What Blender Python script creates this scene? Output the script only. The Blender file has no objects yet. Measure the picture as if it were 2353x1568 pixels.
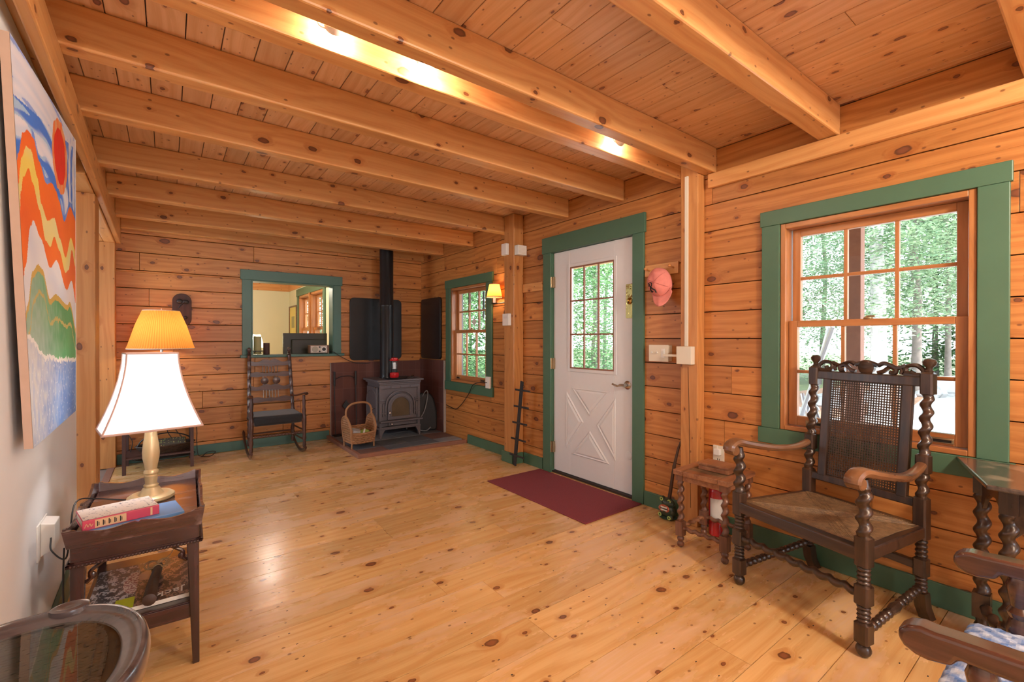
import bpy, bmesh, math, random
from math import sin, cos, pi, radians, sqrt, atan2
from mathutils import Vector, Matrix, noise
random.seed(7)
SC = bpy.context.scene
COL = SC.collection

# ------------------------------------------------------------------ materials
MATS = {}
def newmat(name):
    m = bpy.data.materials.new(name); m.use_nodes = True
    nt = m.node_tree; nt.nodes.clear()
    out = nt.nodes.new('ShaderNodeOutputMaterial')
    MATS[name] = m
    return m, nt, out
class NG:
    def __init__(s, nt): s.nt = nt
    def n(s, t, **kw):
        nd = s.nt.nodes.new('ShaderNode' + t)
        for k, v in kw.items():
            if k.startswith('i_'):
                nd.inputs[k[2:].replace('_', ' ')].default_value = v
            elif k.startswith('x'):
                nd.inputs[int(k[1:])].default_value = v
            else: setattr(nd, k, v)
        return nd
    def l(s, a, b): s.nt.links.new(a, b)
    def math(s, op, a, b=None, c=None, clamp=False):
        nd = s.nt.nodes.new('ShaderNodeMath'); nd.operation = op; nd.use_clamp = clamp
        for i, v in enumerate((a, b, c)):
            if v is None: continue
            if isinstance(v, (int, float)): nd.inputs[i].default_value = v
            else: s.l(v, nd.inputs[i])
        return nd.outputs[0]
    def maprange(s, v, a, b, c=0., d=1., smooth=True):
        nd = s.nt.nodes.new('ShaderNodeMapRange')
        if smooth: nd.interpolation_type = 'SMOOTHSTEP'
        for i, q in enumerate((v, a, b, c, d)):
            if isinstance(q, (int, float)): nd.inputs[i].default_value = q
            else: s.l(q, nd.inputs[i])
        return nd.outputs[0]
    def mix(s, f, a, b, mode='MIX'):
        nd = s.nt.nodes.new('ShaderNodeMix'); nd.data_type = 'RGBA'; nd.blend_type = mode
        for i, q in ((0, f), (6, a), (7, b)):
            if isinstance(q, (int, float)): nd.inputs[i].default_value = q
            elif isinstance(q, tuple): nd.inputs[i].default_value = q
            else: s.l(q, nd.inputs[i])
        return nd.outputs[2]
def rgb(r, g, b):
    f = lambda c: ((c / 255.) / 12.92) if c / 255. <= 0.04045 else (((c / 255.) + 0.055) / 1.055) ** 2.4
    return (f(r), f(g), f(b), 1.)
def swizzle(g, axis, attr=True, rnd=False):
    tc = g.n('TexCoord'); sp = g.n('SeparateXYZ'); g.l(tc.outputs['Object'], sp.inputs[0])
    o = {'X': (0, 1, 2), 'Y': (1, 0, 2), 'Z': (2, 0, 1)}[axis]
    a = g.n('Attribute'); a.attribute_name = 'bid'; bid = a.outputs['Fac']
    if rnd:
        oi = g.n('ObjectInfo'); bid = g.math('ADD', bid, oi.outputs['Random'])
    al = g.math('ADD', sp.outputs[o[0]], g.math('MULTIPLY', bid, 13.7))
    b = g.math('ADD', sp.outputs[o[1]], g.math('MULTIPLY', bid, 7.3))
    c = g.math('ADD', sp.outputs[o[2]], g.math('MULTIPLY', bid, 5.9))
    return al, b, c, bid, tc
def comb(g, a, b, c):
    n = g.n('CombineXYZ')
    for i, v in enumerate((a, b, c)):
        if isinstance(v, (int, float)): n.inputs[i].default_value = v
        else: g.l(v, n.inputs[i])
    return n.outputs[0]
def pine(name, light, dark, knot=(0.10, 0.028, 0.012, 1), axis='X', kscale=3.2, kmax=.2, grain=26., rough=.42,
         tint=.16, worn=0., spec=.5, kstretch=.6, coat=0., kd=(.6, .6), gcon=1., kdense=.55):
    m, nt, out = newmat(name); g = NG(nt)
    al, b, c, bid, tc = swizzle(g, axis)
    crs = g.math('ADD', g.math('MULTIPLY', b, kscale * kd[0]), g.math('MULTIPLY', c, kscale * kd[1]))
    kv = comb(g, g.math('MULTIPLY', al, kscale * kstretch), g.math('ADD', crs, g.math('MULTIPLY', bid, 3.1)), 0.)
    vo = g.n('TexVoronoi', voronoi_dimensions='2D'); vo.inputs['Scale'].default_value = 1.; g.l(kv, vo.inputs['Vector'])
    wob = g.n('TexNoise', i_Scale=6., i_Detail=2.); g.l(kv, wob.inputs['Vector'])
    d = g.math('ADD', vo.outputs['Distance'], g.math('MULTIPLY', g.math('SUBTRACT', wob.outputs['Fac'], .5), .10))
    sc = g.n('SeparateColor'); g.l(vo.outputs['Color'], sc.inputs[0])
    rk = g.math('MULTIPLY', g.math('ADD', g.math('MULTIPLY', g.math('POWER', sc.outputs[0], 3.), kmax), .045), g.math('ADD', g.math('LESS_THAN', sc.outputs[1], kdense), .0001))
    pv = g.n('TexVoronoi', voronoi_dimensions='2D'); pv.inputs['Scale'].default_value = 2.6; g.l(kv, pv.inputs['Vector'])
    ps = g.n('SeparateColor'); g.l(pv.outputs['Color'], ps.inputs[0])
    pin = g.math('MULTIPLY', g.math('SUBTRACT', 1., g.maprange(pv.outputs['Distance'], .05, .10)), g.math('LESS_THAN', ps.outputs[0], .22))
    core = g.math('SUBTRACT', 1., g.maprange(d, g.math('MULTIPLY', rk, .75), rk))
    halo = g.math('SUBTRACT', 1., g.maprange(d, rk, g.math('MULTIPLY', rk, 2.6)))
    # grain
    warp = g.n('TexNoise', i_Scale=1., i_Detail=2.)
    g.l(comb(g, g.math('MULTIPLY', al, .9), g.math('MULTIPLY', b, 3.), g.math('MULTIPLY', c, 3.)), warp.inputs['Vector'])
    wv = g.math('MULTIPLY', warp.outputs['Fac'], .16)
    b2 = g.math('ADD', g.math('ADD', b, wv), g.math('MULTIPLY', halo, .035))
    c2 = g.math('ADD', c, g.math('MULTIPLY', wv, .7))
    fine = g.n('TexNoise', i_Scale=1., i_Detail=3., i_Roughness=.6)
    g.l(comb(g, g.math('MULTIPLY', al, 1.6), g.math('MULTIPLY', b2, grain * 3), g.math('MULTIPLY', c2, grain * 3)), fine.inputs['Vector'])
    broad = g.n('TexWave', i_Scale=1., i_Distortion=2.5, i_Detail=2.); broad.wave_type = 'BANDS'; broad.bands_direction = 'DIAGONAL'
    broad.inputs['Detail Scale'].default_value = .6
    g.l(comb(g, g.math('MULTIPLY', al, .12), g.math('MULTIPLY', b2, grain * .45), g.math('MULTIPLY', c2, grain * .45)), broad.inputs['Vector'])
    gr = g.math('ADD', g.math('MULTIPLY', fine.outputs['Fac'], .72), g.math('MULTIPLY', broad.outputs['Fac'], .20))
    gr = g.maprange(gr, .2, .8, .5 - .5 * gcon, .5 + .5 * gcon)
    col = g.mix(gr, light, dark)
    wn = g.n('TexWhiteNoise'); wn.noise_dimensions = '1D'; g.l(g.math('MULTIPLY', bid, 91.7), wn.inputs['W'])
    tv = g.math('ADD', g.math('MULTIPLY', wn.outputs['Value'], tint), 1. - tint * .55)
    big = g.n('TexNoise', i_Scale=1., i_Detail=1.)
    g.l(comb(g, g.math('MULTIPLY', al, .8), g.math('MULTIPLY', b, 2.), g.math('MULTIPLY', c, 2.)), big.inputs['Vector'])
    tv = g.math('MULTIPLY', tv, g.math('ADD', g.math('MULTIPLY', big.outputs['Fac'], .3), .85))
    col = g.mix(1., col, comb(g, tv, tv, tv), 'MULTIPLY')
    rgh = g.math('ADD', g.math('MULTIPLY', fine.outputs['Fac'], .12), rough - .06)
    if worn > 0:
        wp = g.n('TexNoise', i_Scale=1., i_Detail=5., i_Roughness=.62)
        g.l(comb(g, g.math('MULTIPLY', al, 1.5), g.math('MULTIPLY', b, 4.2), 0.), wp.inputs['Vector'])
        wf = g.math('MULTIPLY', g.maprange(wp.outputs['Fac'], .47, .62), worn)
        wf2 = g.math('MULTIPLY', wf, g.maprange(fine.outputs['Fac'], .35, .6, .35, 1.))
        col = g.mix(wf2, col, (.76, .50, .29, 1))
        rgh = g.math('ADD', rgh, g.math('MULTIPLY', wf, .12))
    col = g.mix(g.math('MULTIPLY', halo, .5), col, (dark[0] * .80, dark[1] * .62, dark[2] * .50, 1))
    ring = g.maprange(g.math('DIVIDE', d, g.math('ADD', rk, .001)), .35, .95, 1.5, .45)
    kc = g.mix(1., knot, comb(g, ring, ring, ring), 'MULTIPLY')
    col = g.mix(g.math('MULTIPLY', core, .93), col, kc)
    col = g.mix(g.math('MULTIPLY', pin, .7), col, knot)
    bs = g.n('BsdfPrincipled'); g.l(col, bs.inputs['Base Color']); g.l(rgh, bs.inputs['Roughness'])
    bs.inputs['Specular IOR Level'].default_value = spec
    bs.inputs['Coat Weight'].default_value = coat; bs.inputs['Coat Roughness'].default_value = .18
    bp = g.n('Bump', i_Strength=.12, i_Distance=.002); g.l(gr, bp.inputs['Height']); g.l(bp.outputs[0], bs.inputs['Normal'])
    g.l(bs.outputs[0], out.inputs[0])
    return m
def simple(name, col, rough=.5, metal=0., spec=.5, noise_amt=.08, nscale=30., bump=0., emis=None, estr=0., coat=0., trans=0., sheen=0.):
    m, nt, out = newmat(name); g = NG(nt)
    bs = g.n('BsdfPrincipled'); tc = g.n('TexCoord')
    ns = g.n('TexNoise', i_Scale=nscale, i_Detail=3.); g.l(tc.outputs['Object'], ns.inputs['Vector'])
    v = g.math('ADD', g.math('MULTIPLY', ns.outputs['Fac'], noise_amt * 2), 1 - noise_amt)
    g.l(g.mix(1., col, comb(g, v, v, v), 'MULTIPLY'), bs.inputs['Base Color'])
    bs.inputs['Roughness'].default_value = rough; bs.inputs['Metallic'].default_value = metal
    bs.inputs['Specular IOR Level'].default_value = spec; bs.inputs['Coat Weight'].default_value = coat
    bs.inputs['Coat Roughness'].default_value = .1
    if sheen: bs.inputs['Sheen Weight'].default_value = sheen
    if emis: bs.inputs['Emission Color'].default_value = emis; bs.inputs['Emission Strength'].default_value = estr
    if trans: bs.inputs['Transmission Weight'].default_value = trans
    if bump:
        bp = g.n('Bump', i_Strength=bump, i_Distance=.004); g.l(ns.outputs['Fac'], bp.inputs['Height']); g.l(bp.outputs[0], bs.inputs['Normal'])
    g.l(bs.outputs[0], out.inputs[0]); return m
def darkwood(name, light, dark, axis='Z', rough=.28, scale=40., coat=.35, wear=None):
    m, nt, out = newmat(name); g = NG(nt)
    al, b, c, bid, tc = swizzle(g, axis, rnd=False)
    ns = g.n('TexNoise', i_Scale=1., i_Detail=4., i_Roughness=.6)
    g.l(comb(g, g.math('MULTIPLY', al, 3.), g.math('MULTIPLY', b, scale), g.math('MULTIPLY', c, scale)), ns.inputs['Vector'])
    col = g.mix(g.maprange(ns.outputs['Fac'], .3, .7), dark, light)
    if wear:
        n2 = g.n('TexNoise', i_Scale=9., i_Detail=4.); g.l(tc.outputs['Object'], n2.inputs['Vector'])
        col = g.mix(g.math('MULTIPLY', g.maprange(n2.outputs['Fac'], .52, .68), .7), col, wear)
    bs = g.n('BsdfPrincipled'); g.l(col, bs.inputs['Base Color'])
    g.l(g.math('ADD', g.math('MULTIPLY', ns.outputs['Fac'], .2), rough - .1), bs.inputs['Roughness'])
    bs.inputs['Coat Weight'].default_value = coat; bs.inputs['Coat Roughness'].default_value = .2
    bp = g.n('Bump', i_Strength=.1, i_Distance=.001); g.l(ns.outputs['Fac'], bp.inputs['Height']); g.l(bp.outputs[0], bs.inputs['Normal'])
    g.l(bs.outputs[0], out.inputs[0]); return m
def glassmat(name, tint=(1, 1, 1, 1), refl=1., rough=0.):
    m, nt, out = newmat(name); g = NG(nt)
    tr = g.n('BsdfTransparent'); tr.inputs[0].default_value = tint
    gl = g.n('BsdfGlossy'); gl.inputs['Roughness'].default_value = rough
    lw = g.n('LayerWeight', i_Blend=.5); fr = g.math('ADD', g.math('MULTIPLY', g.math('POWER', lw.outputs['Facing'], 5.), .9), .04)
    mx = g.n('MixShader'); g.l(g.math('MULTIPLY', fr, refl * .6), mx.inputs[0]); g.l(tr.outputs[0], mx.inputs[1]); g.l(gl.outputs[0], mx.inputs[2])
    g.l(mx.outputs[0], out.inputs[0]); return m
def shademat(name, col, transl=.5, emis=0., pleats=0., edge=None):
    m, nt, out = newmat(name); g = NG(nt)
    df = g.n('BsdfDiffuse'); tl = g.n('BsdfTranslucent')
    c = col
    if pleats:
        tc = g.n('TexCoord'); sp = g.n('SeparateXYZ'); g.l(tc.outputs['Object'], sp.inputs[0])
        an = g.math('ARCTAN2', sp.outputs[1], sp.outputs[0])
        w = g.math('SINE', g.math('MULTIPLY', an, pleats))
        f = g.maprange(w, -1., 1., .78, 1.)
        c = g.mix(1., col, comb(g, f, f, f), 'MULTIPLY')
        g.l(c, df.inputs[0]); g.l(c, tl.inputs[0])
    else:
        df.inputs[0].default_value = col; tl.inputs[0].default_value = col
    mx = g.n('MixShader'); mx.inputs[0].default_value = transl
    g.l(df.outputs[0], mx.inputs[1]); g.l(tl.outputs[0], mx.inputs[2])
    if emis:
        em = g.n('Emission'); em.inputs[1].default_value = emis
        if pleats: g.l(c, em.inputs[0])
        else: em.inputs[0].default_value = col
        ad = g.n('AddShader'); g.l(mx.outputs[0], ad.inputs[0]); g.l(em.outputs[0], ad.inputs[1]); g.l(ad.outputs[0], out.inputs[0])
    else: g.l(mx.outputs[0], out.inputs[0])
    return m
def vcolmat(name, attr='col', rough=.6, coat=0.):
    m, nt, out = newmat(name); g = NG(nt)
    a = g.n('Attribute'); a.attribute_name = attr
    bs = g.n('BsdfPrincipled'); g.l(a.outputs['Color'], bs.inputs['Base Color']); bs.inputs['Roughness'].default_value = rough
    bs.inputs['Coat Weight'].default_value = coat
    tc = g.n('TexCoord'); ns = g.n('TexNoise', i_Scale=60.); g.l(tc.outputs['Object'], ns.inputs['Vector'])
    bp = g.n('Bump', i_Strength=.3, i_Distance=.002); g.l(ns.outputs['Fac'], bp.inputs['Height']); g.l(bp.outputs[0], bs.inputs['Normal'])
    g.l(bs.outputs[0], out.inputs[0]); return m

L1, D1 = (.55, .235, .064, 1), (.37, .125, .027, 1)      # wall pine
KN = (.115, .036, .016, 1)
pine('pine_wall_x', L1, D1, KN, axis='X', kd=(0., 1.), kscale=6.2, kmax=.15, tint=.30); pine('pine_wall_y', L1, D1, KN, axis='Y', kd=(0., 1.), kscale=6.2, kmax=.15, tint=.30)
pine('pine_beam_x', (.69, .365, .135, 1), (.55, .235, .070, 1), KN, axis='X', kscale=6., rough=.34, tint=.14, kmax=.09, kd=(1., 1.), gcon=.9)
pine('pine_beam_y', (.69, .365, .135, 1), (.55, .235, .070, 1), KN, axis='Y', kscale=6., rough=.34, tint=.14, kmax=.09, kd=(1., 1.), gcon=.9)
pine('pine_post', (.60, .28, .09, 1), (.46, .18, .048, 1), KN, axis='Z', kscale=6., rough=.42, tint=.12, kmax=.09, kd=(1., 1.), gcon=.9, kdense=.35)
pine('pine_ceiling', (.71, .43, .225, 1), (.57, .295, .125, 1), (.15, .055, .035, 1), axis='Y', kscale=8.5, kmax=.12, rough=.42, tint=.18, kd=(1., 0.), gcon=.9)
pine('pine_floor', (.78, .50, .215, 1), (.63, .33, .105, 1), (.16, .052, .022, 1), axis='X', kscale=5.8, kmax=.105, rough=.25, tint=.22, worn=1., grain=22., kstretch=.70, coat=.3, kd=(1., 0.), gcon=.9)
pine('fir_sash_z', (.50, .215, .075, 1), (.36, .135, .04, 1), axis='Z', kscale=.5, kmax=.0, rough=.35, tint=.05)
pine('fir_sash_y', (.50, .215, .075, 1), (.36, .135, .04, 1), axis='Y', kscale=.5, kmax=.0, rough=.35, tint=.05)
pine('walnut_x', (.20, .085, .04, 1), (.11, .04, .02, 1), axis='X', kscale=.5, kmax=0., rough=.35, tint=.05)
simple('green_paint', (.068, .150, .092, 1), rough=.42, noise_amt=.10, nscale=7.)
simple('teal_paint', (.060, .150, .122, 1), rough=.42, noise_amt=.10, nscale=7.)
simple('plaster', (.74, .755, .77, 1), rough=.85, noise_amt=.03, nscale=5., bump=.05)
simple('cream_wall', (.70, .70, .53, 1), rough=.9, noise_amt=.02, nscale=5.)
simple('door_white', (.72, .725, .735, 1), rough=.45, noise_amt=.02)
simple('door_muntin', (.27, .11, .06, 1), rough=.45)
simple('white_plastic', (.80, .79, .75, 1), rough=.4, noise_amt=.01)
simple('ivory_plastic', (.74, .68, .55, 1), rough=.4, noise_amt=.01)
simple('dark_gap', (.030, .014, .008, 1), rough=.9)
simple('black_iron', (.022, .021, .023, 1), rough=.45, noise_amt=.25, nscale=60., bump=.15)
simple('stove_iron', (.135, .122, .135, 1), rough=.50, noise_amt=.15, nscale=80., bump=.12, metal=.15)
simple('stove_glass', (.11, .085, .055, 1), rough=.15, noise_amt=.4, nscale=9.)
simple('pipe_black', (.013, .013, .015, 1), rough=.34, spec=.35, noise_amt=.2, nscale=40., bump=.1)
simple('black_rubber', (.012, .012, .013, 1), rough=.5)
simple('black_fabric', (.011, .011, .014, 1), rough=.8, bump=.3, nscale=300., sheen=.2)
simple('nickel', (.55, .52, .48, 1), rough=.22, metal=1., noise_amt=.02)
simple('brass', (.42, .29, .10, 1), rough=.10, metal=1., noise_amt=.10, nscale=14., bump=1.)
simple('old_brass', (.42, .33, .20, 1), rough=.35, metal=.9, noise_amt=.1)
simple('gold_paint', (.58, .44, .24, 1), rough=.33, metal=.35, noise_amt=.10, nscale=25.)
simple('red_gloss', (.55, .015, .02, 1), rough=.2, coat=.6, noise_amt=.02)
simple('label_white', (.75, .73, .70, 1), rough=.5)
simple('pink_cap', (.72, .24, .20, 1), rough=.85, noise_amt=.14, nscale=40., bump=.15)
simple('pink_seam', (.50, .14, .12, 1), rough=.9)
simple('black_ink', (.01, .01, .01, 1), rough=.7)
simple('wicker', (.34, .17, .075, 1), rough=.6, noise_amt=.25, nscale=80.)
simple('green_paper', (.28, .40, .09, 1), rough=.6, noise_amt=.25, nscale=25., bump=.4)
simple('grey_paper', (.50, .50, .55, 1), rough=.6, noise_amt=.2, nscale=25., bump=.4)
simple('orange_paper', (.75, .20, .06, 1), rough=.6)
simple('slate_a', (.22, .245, .285, 1), rough=.45, noise_amt=.25, nscale=12., bump=.3)
simple('slate_b', (.11, .125, .15, 1), rough=.45, noise_amt=.25, nscale=12., bump=.3)
simple('slate_c', (.15, .085, .075, 1), rough=.5, noise_amt=.25, nscale=12., bump=.3)
simple('grout', (.34, .29, .26, 1), rough=.9)
simple('grey_floor', (.22, .18, .16, 1), rough=.5, noise_amt=.25, nscale=8.)
simple('dark_red_iron', (.060, .030, .028, 1), rough=.6, noise_amt=.2)
simple('mat_edge', (.12, .03, .035, 1), rough=.9)
simple('olive_wax', (.36, .34, .15, 1), rough=.5)
simple('tv_black', (.035, .035, .028, 1), rough=.45)
simple('beige_grille', (.40, .37, .30, 1), rough=.6)
simple('radio_face', (.62, .55, .48, 1), rough=.4)
simple('blue_book', (.12, .26, .52, 1), rough=.45)
simple('pink_spine', (.50, .05, .10, 1), rough=.4)
simple('gold_label', (.62, .40, .22, 1), rough=.4)
simple('paper_edge', (.75, .70, .60, 1), rough=.8)
simple('yellow_print', (.78, .66, .22, 1), rough=.6, noise_amt=.15, nscale=4.)
simple('twine', (.30, .20, .10, 1), rough=.8)
simple('frog_green', (.020, .045, .030, 1), rough=.35, noise_amt=.3, nscale=40., bump=.6, coat=.3)
simple('lime_green', (.40, .55, .15, 1), rough=.4)
simple('lip_red', (.50, .12, .06, 1), rough=.4)
simple('tooth_white', (.8, .78, .72, 1), rough=.35)
simple('stick_brown', (.055, .028, .018, 1), rough=.45, bump=.3, nscale=25.)
simple('canvas_side', (.56, .40, .31, 1), rough=.8, noise_amt=.08)
simple('hot_bulb', (1, .95, .9, 1), emis=(1, .86, .68, 1), estr=60.)
simple('warm_bulb', (1, .8, .5, 1), emis=(1, .55, .2, 1), estr=18.)
simple('aluminium', (.58, .58, .60, 1), rough=.35, metal=.8)
simple('bark', (.20, .16, .14, 1), rough=.9, noise_amt=.45, nscale=9., bump=1.)
simple('pale_bark', (.46, .42, .40, 1), rough=.9, noise_amt=.45, nscale=12., bump=1.)
simple('rock', (.42, .40, .39, 1), rough=.9, noise_amt=.25, nscale=3., bump=.6)
simple('gravel', (.56, .53, .49, 1), rough=.95, noise_amt=.12, nscale=3.)
simple('leaf_litter', (.30, .15, .09, 1), rough=.95, noise_amt=.4, nscale=6.)
simple('forest_floor', (.10, .12, .04, 1), rough=1., noise_amt=.4, nscale=1.5)
simple('porch_post_wood', (.28, .13, .085, 1), rough=.8, noise_amt=.2)
simple('clear_plastic_white', (.8, .8, .82, 1), rough=.2)
simple('grey_trim', (.20, .20, .21, 1), rough=.5)
simple('wrapping_black', (.014, .014, .016, 1), rough=.6, bump=.2, nscale=50.)
simple('maroon_mat', (.20, .032, .045, 1), rough=.95, noise_amt=.3, nscale=120., bump=.7)
darkwood('oak_dark', (.060, .031, .019, 1), (.020, .011, .008, 1), axis='Z', rough=.32)
darkwood('oak_dark_x', (.060, .031, .019, 1), (.020, .011, .008, 1), axis='X', rough=.32)
darkwood('oak_arm', (.26, .125, .055, 1), (.11, .048, .022, 1), axis='Y', rough=.30, coat=.4, scale=14.)
darkwood('stool_wood', (.21, .09, .05, 1), (.10, .04, .024, 1), axis='Z', rough=.38)
darkwood('stool_wood_x', (.36, .16, .075, 1), (.20, .08, .038, 1), axis='X', rough=.38)
darkwood('mahogany', (.050, .014, .011, 1), (.020, .0065, .005, 1), axis='Z', rough=.22, coat=.6)
darkwood('mahogany_x', (.050, .014, .011, 1), (.020, .0065, .005, 1), axis='X', rough=.22, coat=.6)
darkwood('mahogany_top', (.08, .032, .028, 1), (.04, .016, .014, 1), axis='X', rough=.25, coat=1., wear=(.26, .19, .19, 1))
darkwood('rocker_wood', (.085, .032, .022, 1), (.036, .014, .011, 1), axis='Z', rough=.32)
darkwood('rocker_wood_x', (.12, .045, .030, 1), (.05, .02, .014, 1), axis='X', rough=.35)
darkwood('windsor_arm', (.105, .042, .028, 1), (.05, .019, .013, 1), axis='Y', rough=.20, coat=.8)
darkwood('table_top_worn', (.10, .075, .065, 1), (.045, .034, .030, 1), axis='X', rough=.22, coat=.7, wear=(.36, .27, .20, 1))
darkwood('round_table_wood', (.075, .055, .055, 1), (.035, .026, .028, 1), axis='X', rough=.30, coat=1.)
darkwood('plaque_wood', (.085, .034, .028, 1), (.05, .02, .017, 1), axis='Z', rough=.6, coat=0.)
darkwood('small_table_wood', (.085, .035, .028, 1), (.045, .018, .015, 1), axis='Z', rough=.5, coat=0.)
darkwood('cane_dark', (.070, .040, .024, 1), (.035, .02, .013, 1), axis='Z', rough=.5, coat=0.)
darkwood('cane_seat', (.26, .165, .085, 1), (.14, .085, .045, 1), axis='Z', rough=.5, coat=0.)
glassmat('window_glass', tint=(.97, .985, .98, 1))
glassmat('clear_glass', tint=(.93, .95, .95, 1), refl=1.6)
shademat('white_shade', (.94, .93, .92, 1), transl=.5, emis=.30)
shademat('orange_shade', (.84, .36, .075, 1), transl=.45, emis=.10, pleats=78)
shademat('amber_shade', (.84, .36, .075, 1), transl=.4, emis=.2)
shademat('shade_trim', (.62, .42, .36, 1), transl=.1)
vcolmat('painting_paint', rough=.5); vcolmat('printed', rough=.28, coat=.3); vcolmat('woven', rough=.95)
# brick shield
m, nt, out = newmat('brick_shield'); g = NG(nt)
tc = g.n('TexCoord'); sp = g.n('SeparateXYZ'); g.l(tc.outputs['Object'], sp.inputs[0])
bt = g.n('TexBrick'); g.l(comb(g, g.math('ADD', sp.outputs[0], sp.outputs[1]), sp.outputs[2], 0.), bt.inputs[0])
bt.inputs['Color1'].default_value = (.135, .045, .032, 1); bt.inputs['Color2'].default_value = (.105, .036, .028, 1)
bt.inputs['Mortar'].default_value = (.15, .065, .05, 1); bt.inputs['Scale'].default_value = 1.; bt.inputs['Mortar Size'].default_value = .003
bt.inputs['Brick Width'].default_value = .10; bt.inputs['Row Height'].default_value = .205; bt.offset = 0.
bs = g.n('BsdfPrincipled'); g.l(bt.outputs[0], bs.inputs['Base Color']); bs.inputs['Roughness'].default_value = .7
g.l(bs.outputs[0], out.inputs[0])
# foliage
def leafmat(name, c1, c2):
    m, nt, out = newmat(name); g = NG(nt)
    tc = g.n('TexCoord'); ns = g.n('TexNoise', i_Scale=1.3, i_Detail=7., i_Roughness=.75); g.l(tc.outputs['Object'], ns.inputs['Vector'])
    col = g.mix(g.maprange(ns.outputs['Fac'], .36, .62), c1, c2)
    df = g.n('BsdfDiffuse'); tl = g.n('BsdfTranslucent'); g.l(col, df.inputs[0]); g.l(col, tl.inputs[0])
    mx = g.n('MixShader'); mx.inputs[0].default_value = .45; g.l(df.outputs[0], mx.inputs[1]); g.l(tl.outputs[0], mx.inputs[2])
    g.l(mx.outputs[0], out.inputs[0])
leafmat('leaf_hemlock', (.11, .20, .11, 1), (.36, .46, .28, 1))
leafmat('leaf_broad', (.09, .22, .09, 1), (.36, .52, .26, 1))
leafmat('leaf_dark', (.05, .12, .05, 1), (.12, .22, .09, 1))
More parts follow.
